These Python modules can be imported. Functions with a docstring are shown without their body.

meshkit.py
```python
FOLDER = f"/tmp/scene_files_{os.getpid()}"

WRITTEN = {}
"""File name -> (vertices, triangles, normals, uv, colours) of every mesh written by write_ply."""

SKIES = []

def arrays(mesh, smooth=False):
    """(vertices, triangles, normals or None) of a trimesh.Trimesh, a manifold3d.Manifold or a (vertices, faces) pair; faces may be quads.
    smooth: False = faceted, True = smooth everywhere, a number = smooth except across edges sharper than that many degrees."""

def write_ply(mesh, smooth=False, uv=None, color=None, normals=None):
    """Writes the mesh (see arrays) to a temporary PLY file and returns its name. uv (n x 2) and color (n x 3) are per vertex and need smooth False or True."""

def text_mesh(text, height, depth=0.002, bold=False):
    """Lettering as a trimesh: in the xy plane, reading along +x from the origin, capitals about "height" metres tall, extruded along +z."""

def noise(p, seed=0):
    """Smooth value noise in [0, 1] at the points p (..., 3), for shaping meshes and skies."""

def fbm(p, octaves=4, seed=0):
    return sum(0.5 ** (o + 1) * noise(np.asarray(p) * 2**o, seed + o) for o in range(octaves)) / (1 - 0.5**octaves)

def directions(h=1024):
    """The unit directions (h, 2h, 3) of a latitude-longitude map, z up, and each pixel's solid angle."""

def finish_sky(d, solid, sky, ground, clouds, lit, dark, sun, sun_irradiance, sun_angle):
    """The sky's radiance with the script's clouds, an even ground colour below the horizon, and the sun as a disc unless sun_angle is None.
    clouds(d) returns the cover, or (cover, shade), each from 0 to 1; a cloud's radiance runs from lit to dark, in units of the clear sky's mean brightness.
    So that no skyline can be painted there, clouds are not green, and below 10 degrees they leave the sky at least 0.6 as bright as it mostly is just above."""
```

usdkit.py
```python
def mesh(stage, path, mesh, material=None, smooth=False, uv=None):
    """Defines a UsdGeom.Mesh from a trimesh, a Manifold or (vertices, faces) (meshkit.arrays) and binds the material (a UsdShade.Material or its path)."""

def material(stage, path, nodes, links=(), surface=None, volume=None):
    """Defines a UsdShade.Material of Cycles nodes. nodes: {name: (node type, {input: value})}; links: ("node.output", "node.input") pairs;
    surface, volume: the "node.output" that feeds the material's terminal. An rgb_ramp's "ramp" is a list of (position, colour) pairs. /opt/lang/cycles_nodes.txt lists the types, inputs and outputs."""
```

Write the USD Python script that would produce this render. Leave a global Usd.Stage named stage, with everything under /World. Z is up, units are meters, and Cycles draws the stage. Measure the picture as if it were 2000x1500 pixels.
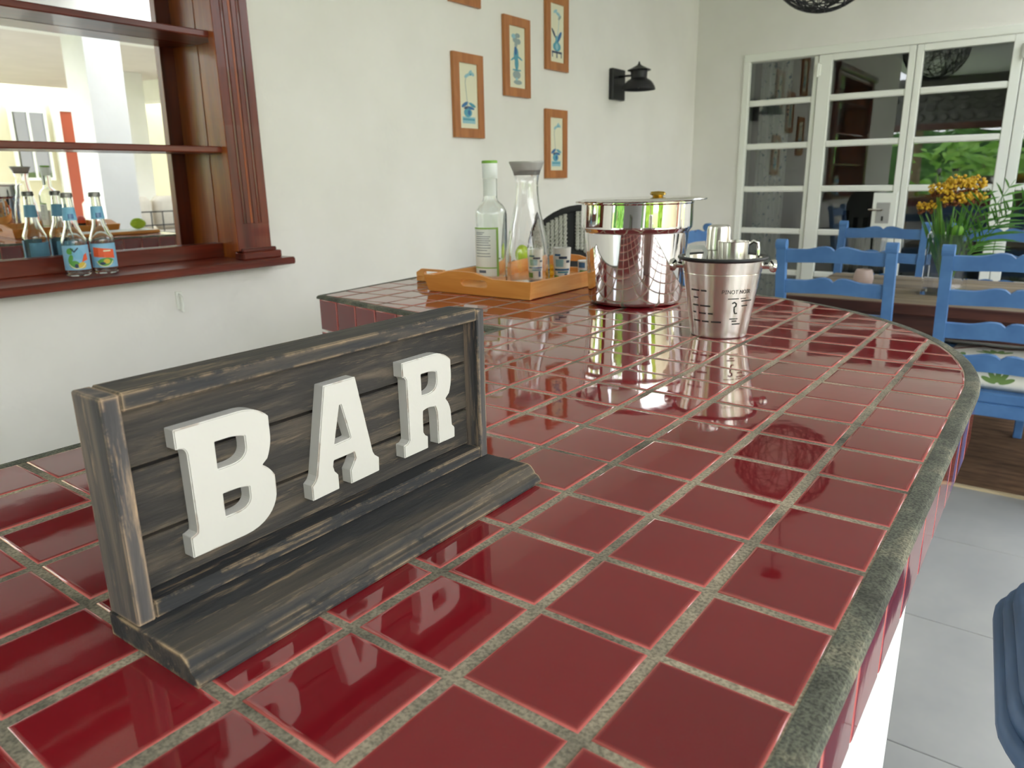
import math, random
import numpy as np, trimesh, usdkit, meshkit
from pxr import Usd, UsdGeom, UsdLux, UsdShade, Gf, Sdf
from shapely.geometry import Polygon, LineString, Point, box as sbox
from shapely import affinity, unary_union

random.seed(5); RNG = np.random.default_rng(5)
stage = Usd.Stage.CreateInMemory()
UsdGeom.SetStageUpAxis(stage, 'Z'); UsdGeom.SetStageMetersPerUnit(stage, 1.0)
UsdGeom.Xform.Define(stage, '/World')
def S(r, g, b):
    return tuple(((c/255)/12.92 if c/255 <= .04045 else ((c/255+.055)/1.055)**2.4) for c in (r, g, b))

# ------------------------------------------------------------------ camera, sky, sun, exposure
U, TOP = .08, .96                                   # tile pitch; height of the bar top
EXPOSURE = 2.3
SUN, SKY = 5.0, 1.15
YAW, PITCH, ROLL, FPX = -.643, .2704, -.0181, 1433.5
CAM = (4.8876*U, -5.1207*U, TOP+3.2089*U)
_f = np.array([math.sin(YAW)*math.cos(PITCH), math.cos(YAW)*math.cos(PITCH), -math.sin(PITCH)])
_r = np.array([math.cos(YAW), -math.sin(YAW), 0]); _u = np.cross(_r, _f)
_r, _u = math.cos(ROLL)*_r+math.sin(ROLL)*_u, -math.sin(ROLL)*_r+math.cos(ROLL)*_u
cam = UsdGeom.Camera.Define(stage, '/World/camera')
cam.AddTransformOp().Set(Gf.Matrix4d(*_r, 0, *_u, 0, *(-_f), 0, *CAM, 1))
cam.CreateHorizontalApertureAttr(36.0); cam.CreateFocalLengthAttr(FPX/2000*36)
cam.CreateFStopAttr(13.0); cam.CreateFocusDistanceAttr(.66); cam.CreateExposureAttr(EXPOSURE)
cam.CreateClippingRangeAttr((.02, 1000))
sky = UsdLux.DomeLight.Define(stage, '/World/sky'); sky.CreateIntensityAttr(1.0)
usdkit.material(stage, '/World/Looks/sky', {
    'tc': ('texture_coordinate', {}), 'sep': ('separate_xyz', {}),
    'gr': ('rgb_ramp', {'ramp': [(0, (.97, .98, 1.0)), (.25, (.84, .91, 1.0)), (1, (.55, .72, 1.0))]}),
    'ns': ('noise_texture', {'scale': 2.2, 'detail': 6, 'roughness': .6}),
    'cr': ('rgb_ramp', {'ramp': [(.45, (0, 0, 0)), (.62, (1, 1, 1))]}),
    'mx': ('mix', {'color2': (1.25, 1.25, 1.22)}), 'bg': ('background_shader', {'strength': SKY})},
    [('tc.generated', 'sep.vector'), ('sep.z', 'gr.fac'), ('tc.generated', 'ns.vector'), ('ns.fac', 'cr.fac'), ('cr.color', 'mx.fac'), ('gr.color', 'mx.color1'), ('mx.color', 'bg.color')], surface='bg.background')
UsdShade.MaterialBindingAPI.Apply(sky.GetPrim()).Bind(UsdShade.Material.Get(stage, '/World/Looks/sky'))
sun = UsdLux.DistantLight.Define(stage, '/World/sun'); sun.CreateIntensityAttr(SUN); sun.CreateAngleAttr(.53); sun.CreateColorAttr((1, .95, .86))
_sd = np.array([-.14, -.52, .84]); _sd /= np.linalg.norm(_sd)
_sx = np.cross([0, 0, 1], _sd); _sx /= np.linalg.norm(_sx); _sy = np.cross(_sd, _sx)
sun.AddTransformOp().Set(Gf.Matrix4d(*_sx, 0, *_sy, 0, *_sd, 0, 0, 0, 0, 1))

# ------------------------------------------------------------------ helpers: prims
used = {}
def numbered(parent, name):
    k = used.get((parent, name), 0); used[(parent, name)] = k+1
    return f'{parent}/{name}' + (f'_{k:03d}' if k else '')
def keys(prim, **kw):
    for k, v in kw.items():
        if v: prim.SetCustomDataByKey(k, v)
LOC = {}
def thing(name, label, cat, loc=(0, 0, 0), rotz=0, group=None, kind=None):
    path = numbered('/World', name); x = UsdGeom.Xform.Define(stage, path)
    x.AddTranslateOp().Set(Gf.Vec3d(*map(float, loc)))
    if rotz: x.AddRotateZOp().Set(float(rotz))
    keys(x.GetPrim(), label=label, category=cat, group=group, kind=kind); return path
def part(parent, name, mesh, mat, smooth=False, label=None, kind=None):
    path = numbered(parent, name); m = usdkit.mesh(stage, path, mesh, M[mat], smooth=smooth)
    keys(m.GetPrim(), label=label, kind=kind); return path
def solo(name, label, cat, mesh, mat, smooth=False, group=None, kind=None, loc=None):
    path = numbered('/World', name); m = usdkit.mesh(stage, path, mesh, M[mat], smooth=smooth)
    if loc is not None: m.AddTranslateOp().Set(Gf.Vec3d(*map(float, loc)))
    keys(m.GetPrim(), label=label, category=cat, group=group, kind=kind); return path
def struct(name, mesh, mat, smooth=False, label=None):
    path = numbered('/World', name); m = usdkit.mesh(stage, path, mesh, M[mat], smooth=smooth)
    keys(m.GetPrim(), kind='structure', label=label); return path
def dup(src, name, label, cat, loc, rotz=0, group=None):
    p = numbered('/World', name); x = UsdGeom.Xform.Define(stage, p)
    x.GetPrim().GetReferences().AddInternalReference(src); x.GetPrim().SetInstanceable(True)
    x.ClearXformOpOrder(); x.AddTranslateOp().Set(Gf.Vec3d(*map(float, loc))); x.AddRotateZOp().Set(float(rotz))
    keys(x.GetPrim(), label=label, category=cat, group=group); return p

# ------------------------------------------------------------------ helpers: shapes
def cat(*ms): return trimesh.util.concatenate([m if isinstance(m, trimesh.Trimesh) else trimesh.Trimesh(*m, process=False) for m in ms])
def hull(pts): return trimesh.convex.convex_hull(np.asarray(pts, float))
def bx(x0, x1, y0, y1, z0, z1, bev=0):
    if not bev:
        m = trimesh.creation.box([x1-x0, y1-y0, z1-z0]); m.apply_translation([(x0+x1)/2, (y0+y1)/2, (z0+z1)/2]); return m
    b = min(bev, (x1-x0)*.45, (y1-y0)*.45, (z1-z0)*.45); P = []
    for X, sx in ((x0, 1), (x1, -1)):
        for Y, sy in ((y0, 1), (y1, -1)):
            for Z, sz in ((z0, 1), (z1, -1)):
                P += [(X, Y+sy*b, Z+sz*b), (X+sx*b, Y, Z+sz*b), (X+sx*b, Y+sy*b, Z)]
    return hull(P)
def lathe(prof, n=48, c=(0, 0, 0)):
    prof = np.asarray(prof, float); a = np.arange(n)*2*np.pi/n; k = len(prof)
    v = np.stack([prof[:, None, 0]*np.cos(a), prof[:, None, 0]*np.sin(a), np.repeat(prof[:, 1:2], n, 1)], -1).reshape(-1, 3)
    f = []
    for i in range(k-1):
        for j in range(n):
            p, q, r, s = i*n+j, i*n+(j+1) % n, (i+1)*n+(j+1) % n, (i+1)*n+j
            f += [(p, q, r), (p, r, s)]
    m = trimesh.Trimesh(v+np.array(c), f, process=False); m.merge_vertices(); m.update_faces(m.nondegenerate_faces()); return m
def shell_lathe(outer, t=.0025, floor=.006, n=48, c=(0, 0, 0)):
    """closed hollow vessel: outer profile bottom to top, inner wall t inside"""
    o = np.asarray(outer, float); inner = [(max(r-t, .0005), z) for r, z in o if z > o[0][1]+floor]
    inner = [(max(inner[0][0]-.003, .0005), o[0][1]+floor)]+inner
    return lathe([(0, o[0][1])]+[tuple(p) for p in o]+[tuple(p) for p in inner[::-1]]+[(0, o[0][1]+floor)], n, c)
def tube(pts, r, n=8, closed=False, caps=True):
    p = np.asarray(pts, float); k = len(p); r = np.broadcast_to(r, (k,))
    t = (np.roll(p, -1, 0)-np.roll(p, 1, 0)) if closed else np.gradient(p, axis=0)
    t /= np.linalg.norm(t, axis=1, keepdims=True)+1e-12
    ref = np.array([0, 0, 1.]) if abs(t[0, 2]) < .9 else np.array([1., 0, 0]); a = np.zeros_like(p); prev = np.cross(t[0], ref)
    for i in range(k):
        x = prev-t[i]*(prev@t[i]); x /= np.linalg.norm(x)+1e-12; a[i] = x; prev = x
    b = np.cross(t, a); g = np.arange(n)*2*np.pi/n
    v = (p[:, None]+r[:, None, None]*(np.cos(g)[None, :, None]*a[:, None]+np.sin(g)[None, :, None]*b[:, None])).reshape(-1, 3); f = []
    for i in range(k if closed else k-1):
        i2 = (i+1) % k
        for j in range(n):
            q = (i*n+j, i*n+(j+1) % n, i2*n+(j+1) % n, i2*n+j); f += [(q[0], q[1], q[2]), (q[0], q[2], q[3])]
    if not closed and caps:
        for e, s in ((0, -1), (k-1, 1)):
            v = np.vstack([v, p[e]]); c = len(v)-1
            for j in range(n):
                f.append((c, e*n+j, e*n+(j+1) % n) if s > 0 else (c, e*n+(j+1) % n, e*n+j))
    return trimesh.Trimesh(v, f, process=False)
def prism(poly, z0, z1):
    ps = [p for p in getattr(poly, 'geoms', [poly]) if p.area > 1e-9]
    ms = []
    for p in ps:
        m = trimesh.creation.extrude_polygon(p, z1-z0, engine='earcut'); m.apply_translation([0, 0, z0]); ms.append(m)
    return trimesh.util.concatenate(ms)
def prism_yz(poly, x0, x1):
    m = prism(poly, x0, x1); v = m.vertices; return trimesh.Trimesh(np.c_[v[:, 2], v[:, 0], v[:, 1]], m.faces, process=False)
def prism_xz(poly, y0, y1):
    m = prism(poly, 0, y1-y0); v = m.vertices; return trimesh.Trimesh(np.c_[v[:, 0], y1-v[:, 2], v[:, 1]], m.faces, process=False)
def moved(m, d=(0, 0, 0), rz=0, rx=0, ry=0, s=1):
    m = m.copy(); m.apply_scale(s)
    for a, ax in ((rx, [1, 0, 0]), (ry, [0, 1, 0]), (rz, [0, 0, 1])):
        if a: m.apply_transform(trimesh.transformations.rotation_matrix(math.radians(a), ax))
    m.apply_translation(d); return m
def arc_patch(r0, r1, z0, z1, a0, a1, c=(0, 0), n=14, t=.0006):
    """label wrapped on a (slightly conical) wall: radius r0 at z0, r1 at z1; angles in degrees"""
    a = np.radians(np.linspace(a0, a1, n)); V = []
    for dr in (0, t):
        for r, z in ((r0+dr, z0), (r1+dr, z1)):
            V.append(np.c_[c[0]+r*np.cos(a), c[1]+r*np.sin(a), 0*a+z])
    V = np.vstack(V); f = []
    q = lambda A, B, C, D: f.extend([(A, B, C), (A, C, D)])
    for i in range(n-1):
        q(2*n+i, 2*n+i+1, 3*n+i+1, 3*n+i); q(i+1, i, n+i, n+i+1); q(i, i+1, 2*n+i+1, 2*n+i); q(n+i+1, n+i, 3*n+i, 3*n+i+1)
    q(0, 2*n, 3*n, n); q(3*n-1, n-1, 2*n-1, 4*n-1)
    return trimesh.Trimesh(V, f, process=False)
def ell(cx_, cy_, a_, b_, rot=0): return affinity.rotate(affinity.scale(Point(cx_, cy_).buffer(1, 8), a_, b_), rot, origin=(cx_, cy_))
def wrap(m, R, c, a0):
    """flat lettering (x along, y up, z out) wrapped round a vertical wall of radius R(z) centred on c, starting at angle a0 (deg), reading left to right from outside"""
    v = m.vertices; z = v[:, 1]; r = R(z)+v[:, 2]; a = math.radians(a0)+v[:, 0]/R(z)
    return trimesh.Trimesh(np.c_[c[0]+r*np.cos(a), c[1]+r*np.sin(a), z], m.faces, process=False)

# ------------------------------------------------------------------ materials
M = {}
def mat(name, nodes, links=(), surface='p.BSDF'):
    M[name] = usdkit.material(stage, '/World/Looks/'+name, nodes, links, surface=surface)
def plain(name, col, rough=.5, **kw):
    mat(name, {'p': ('principled_bsdf', dict(base_color=col, roughness=rough, **kw))})
def mottled(name, c1, c2, scale=6, rough=.6, bump=.0, bscale=60, stretch=(1, 1, 1), lo=.35, hi=.65, detail=5, dist=.002, **kw):
    n = {'tc': ('texture_coordinate', {}), 'mp': ('mapping', {'scale': stretch}), 'n': ('noise_texture', {'scale': scale, 'detail': detail, 'roughness': .6}),
         'r': ('rgb_ramp', {'ramp': [(lo, c1), (hi, c2)]}), 'p': ('principled_bsdf', dict(roughness=rough, **kw))}
    l = [('tc.object', 'mp.vector'), ('mp.vector', 'n.vector'), ('n.fac', 'r.fac'), ('r.color', 'p.base_color')]
    if bump:
        n['n2'] = ('noise_texture', {'scale': bscale, 'detail': 4}); n['b'] = ('bump', {'strength': bump, 'distance': dist})
        l += [('mp.vector', 'n2.vector'), ('n2.fac', 'b.height'), ('b.normal', 'p.normal')]
    mat(name, n, l)
def wood(name, dark, mid, light, axis=0, scale=9, rough=.45, wear=None, bump=.25, radius=.004, **kw):
    st = [1, 1, 1]; st[axis] = .09
    n = {'tc': ('texture_coordinate', {}), 'mp': ('mapping', {'scale': tuple(st)}), 'n': ('noise_texture', {'scale': scale, 'detail': 6, 'roughness': .65, 'distortion': .6}),
         'r': ('rgb_ramp', {'ramp': [(.3, dark), (.5, mid), (.72, light)]}), 'n2': ('noise_texture', {'scale': scale*9, 'detail': 3}),
         'b': ('bump', {'strength': bump, 'distance': .0012}), 'p': ('principled_bsdf', dict(roughness=rough, **kw))}
    l = [('tc.object', 'mp.vector'), ('mp.vector', 'n.vector'), ('n.fac', 'r.fac'), ('mp.vector', 'n2.vector'), ('n2.fac', 'b.height'), ('b.normal', 'p.normal')]
    if wear is None:
        l.append(('r.color', 'p.base_color'))
    else:      # paint rubbed off along the arrises and in streaks
        n |= {'bv': ('bevel', {'samples': 6, 'radius': radius}), 'g': ('geometry', {}), 'd': ('vector_math', {'math_type': 'dot_product'}),
              'mr': ('map_range', {'from_min': .995, 'from_max': .80, 'to_min': 0., 'to_max': 1., 'clamp': True}),
              'wn': ('noise_texture', {'scale': 28, 'detail': 5, 'roughness': .7}), 'wr': ('rgb_ramp', {'ramp': [(.46, (0, 0, 0)), (.57, (1, 1, 1))]}),
              'mu': ('math', {'math_type': 'multiply'}), 'sn': ('noise_texture', {'scale': scale*2.3, 'detail': 6, 'roughness': .75}), 'sr': ('rgb_ramp', {'ramp': [(.56, (0, 0, 0)), (.76, (.75, .75, .75))]}),
              'ad': ('math', {'math_type': 'add', 'use_clamp': True}), 'mx': ('mix', {'color2': wear})}
        l += [('bv.bevel', 'd.vector1'), ('g.true_normal', 'd.vector2'), ('d.value', 'mr.value'), ('tc.object', 'wn.vector'), ('wn.fac', 'wr.fac'), ('mr.result', 'mu.value1'), ('wr.color', 'mu.value2'),
              ('mp.vector', 'sn.vector'), ('sn.fac', 'sr.fac'), ('mu.value', 'ad.value1'), ('sr.color', 'ad.value2'), ('ad.value', 'mx.fac'), ('r.color', 'mx.color1'), ('mx.color', 'p.base_color')]
    mat(name, n, l)
def glassy(name, col=(1, 1, 1), rough=0., ior=1.47):
    mat(name, {'p': ('principled_bsdf', {'base_color': col, 'roughness': rough, 'ior': ior, 'transmission_weight': 1.0})})
# glazed tile: deep red, thinner and lighter glaze along the rim (vertex value "rim"), faint orange-peel
for k, c in enumerate([S(97, 15, 22), S(92, 13, 20), S(102, 17, 24)]):
    mat(f'tile_glaze_{k}', {
        'a': ('attribute', {'attribute': 'rim'}), 'tc': ('texture_coordinate', {}), 'n': ('noise_texture', {'scale': 24., 'detail': 2.}), 'b': ('bump', {'strength': .10, 'distance': .0016}),
        'n2': ('noise_texture', {'scale': 9., 'detail': 3.}), 'mm': ('mix', {'color1': c, 'color2': tuple(x*1.3 for x in c)}),
        'r': ('rgb_ramp', {'ramp': [(0, (0, 0, 0)), (.45, (.2, .2, .2)), (.95, (1, 1, 1))]}), 'mx': ('mix', {'color2': S(192, 96, 90)}), 'p': ('principled_bsdf', {'roughness': .045, 'ior': 1.55, 'coat_weight': .3, 'coat_roughness': .02})},
        [('tc.object', 'n.vector'), ('n.fac', 'b.height'), ('b.normal', 'p.normal'), ('tc.object', 'n2.vector'), ('n2.fac', 'mm.fac'), ('a.fac', 'r.fac'), ('r.color', 'mx.fac'), ('mm.color', 'mx.color1'), ('mx.color', 'p.base_color')])
mat('grout', {'tc': ('texture_coordinate', {}), 'n': ('noise_texture', {'scale': 11., 'detail': 5., 'roughness': .65}), 'n3': ('noise_texture', {'scale': 420., 'detail': 2.}),
     'r': ('rgb_ramp', {'ramp': [(.30, S(74, 72, 62)), (.45, S(136, 127, 110)), (.62, S(172, 158, 136))]}), 'r3': ('rgb_ramp', {'ramp': [(.35, (.55, .55, .55)), (.6, (1.1, 1.1, 1.1))]}),
     'mx': ('mix', {'mix_type': 'multiply', 'fac': 1.}), 'b': ('bump', {'strength': .5, 'distance': .001}), 'p': ('principled_bsdf', {'roughness': .85})},
    [('tc.object', 'n.vector'), ('n.fac', 'r.fac'), ('tc.object', 'n3.vector'), ('n3.fac', 'r3.fac'), ('r.color', 'mx.color1'), ('r3.color', 'mx.color2'), ('mx.color', 'p.base_color'), ('n3.fac', 'b.height'), ('b.normal', 'p.normal')])
mat('edge_grout', {'tc': ('texture_coordinate', {}), 'n': ('noise_texture', {'scale': 14., 'detail': 5., 'roughness': .7}), 'n3': ('noise_texture', {'scale': 520., 'detail': 3.}),
     'r': ('rgb_ramp', {'ramp': [(.32, S(64, 64, 57)), (.55, S(100, 101, 90)), (.74, S(150, 142, 122))]}), 'r3': ('rgb_ramp', {'ramp': [(.36, (.45, .45, .45)), (.62, (1.25, 1.25, 1.2))]}),
     'mx': ('mix', {'mix_type': 'multiply', 'fac': 1.}), 'b': ('bump', {'strength': .6, 'distance': .0012}), 'p': ('principled_bsdf', {'roughness': .8})},
    [('tc.object', 'n.vector'), ('n.fac', 'r.fac'), ('tc.object', 'n3.vector'), ('n3.fac', 'r3.fac'), ('r.color', 'mx.color1'), ('r3.color', 'mx.color2'), ('mx.color', 'p.base_color'), ('n3.fac', 'b.height'), ('b.normal', 'p.normal')])
mottled('plaster', S(229, 225, 217), S(237, 233, 226), scale=1.6, rough=.75, bump=.25, bscale=35, dist=.004)
mottled('plaster_base', S(214, 215, 216), S(222, 223, 224), scale=3, rough=.6, bump=.1)
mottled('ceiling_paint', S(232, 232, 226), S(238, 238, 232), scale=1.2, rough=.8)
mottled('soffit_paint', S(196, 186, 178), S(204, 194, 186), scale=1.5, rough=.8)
mottled('cream_wall', S(214, 206, 172), S(220, 212, 180), scale=1.2, rough=.8)
mottled('floor_tile', S(158, 158, 156), S(168, 167, 165), scale=2.2, rough=.4, bump=.03, stretch=(1, 1.5, 1))
mottled('floor_tile_b', S(154, 154, 153), S(171, 170, 167), scale=1.8, rough=.4, bump=.03, stretch=(1.4, 1, 1))
plain('floor_grout', S(120, 120, 118), .8)
wood('sign_wood', S(25, 26, 29), S(42, 42, 44), S(86, 77, 67), axis=1, scale=40, rough=.72, wear=S(186, 158, 124), bump=.5)
wood('sign_wood_v', S(40, 41, 45), S(82, 78, 78), S(132, 116, 102), axis=2, scale=40, rough=.72, wear=S(200, 168, 134), bump=.5)
wood('sign_plank', S(30, 29, 30), S(53, 49, 46), S(96, 85, 73), axis=1, scale=66, rough=.8, wear=S(136, 118, 96), bump=.6, radius=.002)
mat('letter_white', {'tc': ('texture_coordinate', {}), 'bv': ('bevel', {'samples': 5, 'radius': .0012}), 'g': ('geometry', {}), 'd': ('vector_math', {'math_type': 'dot_product'}),
     'mr': ('map_range', {'from_min': .99, 'from_max': .8, 'to_min': 0., 'to_max': 1., 'clamp': True}), 'n': ('noise_texture', {'scale': 60., 'detail': 4.}), 'r': ('rgb_ramp', {'ramp': [(.54, (0, 0, 0)), (.62, (.6, .6, .6))]}),
     'mu': ('math', {'math_type': 'multiply'}), 'mx': ('mix', {'color1': S(204, 201, 196), 'color2': S(140, 112, 90)}), 'n2': ('noise_texture', {'scale': 220., 'detail': 3.}), 'b': ('bump', {'strength': .12, 'distance': .0008}), 'p': ('principled_bsdf', {'roughness': .55})},
    [('bv.bevel', 'd.vector1'), ('g.true_normal', 'd.vector2'), ('d.value', 'mr.value'), ('tc.object', 'n.vector'), ('n.fac', 'r.fac'), ('mr.result', 'mu.value1'), ('r.color', 'mu.value2'), ('mu.value', 'mx.fac'), ('mx.color', 'p.base_color'), ('tc.object', 'n2.vector'), ('n2.fac', 'b.height'), ('b.normal', 'p.normal')])
for ax, nm in ((1, 'mahogany_y'), (2, 'mahogany_z'), (0, 'mahogany_x')):
    wood(nm, S(58, 18, 10), S(92, 32, 18), S(120, 48, 26), axis=ax, scale=14, rough=.28, bump=.06, coat_weight=.25)
wood('amber_wood', S(112, 44, 12), S(156, 76, 22), S(184, 104, 38), axis=2, scale=12, rough=.3, bump=.05)
for ax, nm in ((0, 'bamboo_x'), (1, 'bamboo_y')):
    wood(nm, S(212, 132, 58), S(226, 152, 76), S(238, 176, 104), axis=ax, scale=26, rough=.35, bump=.05)
wood('frame_wood', S(150, 90, 44), S(170, 106, 56), S(186, 124, 70), axis=2, scale=20, rough=.4, bump=.08)
wood('table_plank', S(74, 62, 48), S(116, 100, 78), S(150, 134, 108), axis=0, scale=16, rough=.6, bump=.4)
wood('table_side', S(46, 22, 16), S(78, 40, 28), S(104, 58, 42), axis=0, scale=14, rough=.45, bump=.3)
mottled('chair_blue', S(66, 106, 156), S(80, 122, 172), scale=9, rough=.42, bump=.06)
plain('mirror', (.90, .92, .91), .004, metallic=1.0)
plain('chrome', (.80, .78, .76), .035, metallic=1.0)
plain('chrome_soft', (.76, .74, .72), .10, metallic=1.0)
mat('brushed_steel', {'tc': ('texture_coordinate', {}), 'g': ('geometry', {}), 'x': ('vector_math', {'math_type': 'cross_product', 'vector2': (0, 0, 1)}), 'p': ('principled_bsdf', {'base_color': (.82, .79, .74), 'metallic': 1.0, 'roughness': .23, 'anisotropic': .95, 'anisotropic_rotation': .25})},
    [('g.normal', 'x.vector1'), ('x.vector', 'p.tangent')])
plain('tool_steel', S(196, 197, 192), .3, metallic=.35)
plain('brass', S(192, 162, 78), .22, metallic=1.0)
plain('black_rubber', S(26, 27, 29), .45)
plain('black_metal', S(22, 21, 24), .5)
plain('black_print', S(34, 32, 32), .5)
plain('dark_cord', S(24, 24, 26), .7)
plain('grey_rope', S(176, 174, 164), .85)
glassy('clear_glass'); glassy('bottle_glass', (.97, 1.0, .985))
mat('pane_glass', {'f': ('fresnel', {'IOR': 1.85}), 't': ('transparent_bsdf', {'color': (.82, .84, .83)}), 'g': ('glossy_bsdf', {'color': (1, 1, 1), 'roughness': 0.0}), 'x': ('mix_closure', {})}, [('f.fac', 'x.fac'), ('t.BSDF', 'x.closure1'), ('g.BSDF', 'x.closure2')], surface='x.closure')
plain('white_paint', S(236, 236, 226), .35)
plain('label_white', S(236, 240, 236), .4); plain('label_green', S(150, 190, 96), .4); plain('label_blue', S(124, 184, 214), .45); plain('label_lightblue', S(140, 190, 220), .45)
plain('label_orange', S(236, 98, 56), .45); plain('label_leaf', S(96, 160, 74), .45); plain('label_cream', S(232, 226, 190), .5); plain('label_yellow', S(214, 184, 66), .5)
plain('label_text', S(96, 108, 128), .5); plain('cap_green', S(124, 176, 62), .4); plain('cap_grey', S(126, 124, 118), .35, metallic=.6)
plain('steel_collar', S(172, 170, 165), .4, metallic=.3)
plain('porcelain', S(238, 238, 234), .15); plain('ink_blue', S(66, 112, 160), .2); plain('ink_teal', S(86, 154, 172), .6); plain('ink_dark', S(52, 66, 92), .5); plain('ink_grey', S(150, 164, 162), .7); plain('ink_pale', S(150, 190, 198), .7)
plain('print_paper', S(226, 222, 194), .6)
plain('yellow_fruit', S(240, 176, 24), .4); plain('coral_pink', S(226, 110, 104), .5); mottled('lime_skin', S(150, 178, 20), S(182, 204, 44), scale=20, rough=.35, bump=.15, bscale=120)
mottled('leaf', S(54, 104, 34), S(96, 146, 58), scale=6, rough=.45); mottled('leaf_light', S(104, 160, 50), S(150, 192, 80), scale=6, rough=.45); mottled('flower_yellow', S(186, 138, 14), S(222, 184, 46), scale=40, rough=.6); plain('flower_brown', S(112, 60, 18), .7)
plain('candle_pink', S(196, 172, 162), .4)
mottled('rug_brown', S(84, 58, 38), S(124, 92, 64), scale=30, rough=.95, bump=.8, bscale=260, stretch=(.25, 1, 1)); plain('rug_edge', S(206, 186, 150), .9)
mottled('tub_blue', S(56, 78, 106), S(66, 90, 120), scale=8, rough=.38)
mottled('towel', S(60, 140, 190), S(200, 110, 150), scale=16, rough=.95, bump=.6, bscale=200, lo=.5, hi=.56)
mottled('cushion_white', S(234, 230, 216), S(242, 238, 226), scale=8, rough=.9, bump=.2, bscale=300); plain('cushion_green', S(112, 140, 78), .9); plain('cushion_brown', S(112, 62, 40), .9)
mottled('curtain_blue', S(244, 248, 246), S(110, 144, 176), scale=26, rough=.9, lo=.58, hi=.63)
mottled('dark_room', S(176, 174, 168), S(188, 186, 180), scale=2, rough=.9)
mottled('stone', S(64, 62, 60), S(104, 100, 96), scale=7, rough=.9, bump=.6, bscale=30); plain('mortar', S(92, 90, 86), .95)
plain('red_door', S(168, 74, 44), .5); mottled('linen', S(206, 196, 180), S(216, 206, 190), scale=10, rough=.95)
mottled('lawn', S(82, 124, 34), S(140, 172, 62), scale=3, rough=.95, bump=.5, bscale=60); mottled('hedge', S(84, 130, 36), S(190, 204, 84), scale=10, rough=.8); mottled('hedge_dark', S(30, 66, 24), S(74, 116, 46), scale=9, rough=.8); mottled('bark', S(92, 74, 54), S(132, 112, 86), scale=12, rough=.9, bump=.6)
mottled('paving', S(206, 200, 186), S(222, 216, 204), scale=4, rough=.9)

# ------------------------------------------------------------------ room shell
WX, DY, CZ, RY = -1.90, 4.90, 2.80, -5.0            # left wall, door wall, ceiling, rear wall
hole = sbox(-.575, .944, 1.14, 2.305)
struct('wall_left', prism_yz(sbox(-2.4, 0, DY, CZ).difference(hole), WX-.25, WX), 'plaster')
DX0, DX1, DZ = -1.552, .72, 2.012
struct('wall_back', cat(prism_xz(sbox(WX-.25, 0, 3.2, CZ).difference(sbox(DX0, -1, DX1, DZ)), DY, DY+.14)), 'plaster')
struct('ceiling', prism(Polygon([(WX-.25, RY-.3), (3.42, RY-.3), (3.42, 3.2), (.75, 3.2), (.75, DY+.14), (WX-.25, DY+.14)]), CZ, CZ+.12), 'ceiling_paint')
fl = struct('floor', bx(-3.2, 3.42, RY, DY, -.03, -.004), 'floor_grout')
PIT, n = .567, 0
for i in range(-6, 6):
    for j in range(-11, 9):
        x0, y0 = .02+i*PIT, 1.176+j*PIT-PIT
        a = (max(x0+.0015, -3.2), min(x0+PIT-.0015, 3.42), max(y0+.0015, RY), min(y0+PIT-.0015, DY))
        if a[1]-a[0] > .05 and a[3]-a[2] > .05:
            part(fl, 'floor_tile', bx(*a, -.006, 0, .0012), 'floor_tile' if (i*7+j*3) % 3 else 'floor_tile_b')
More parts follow.
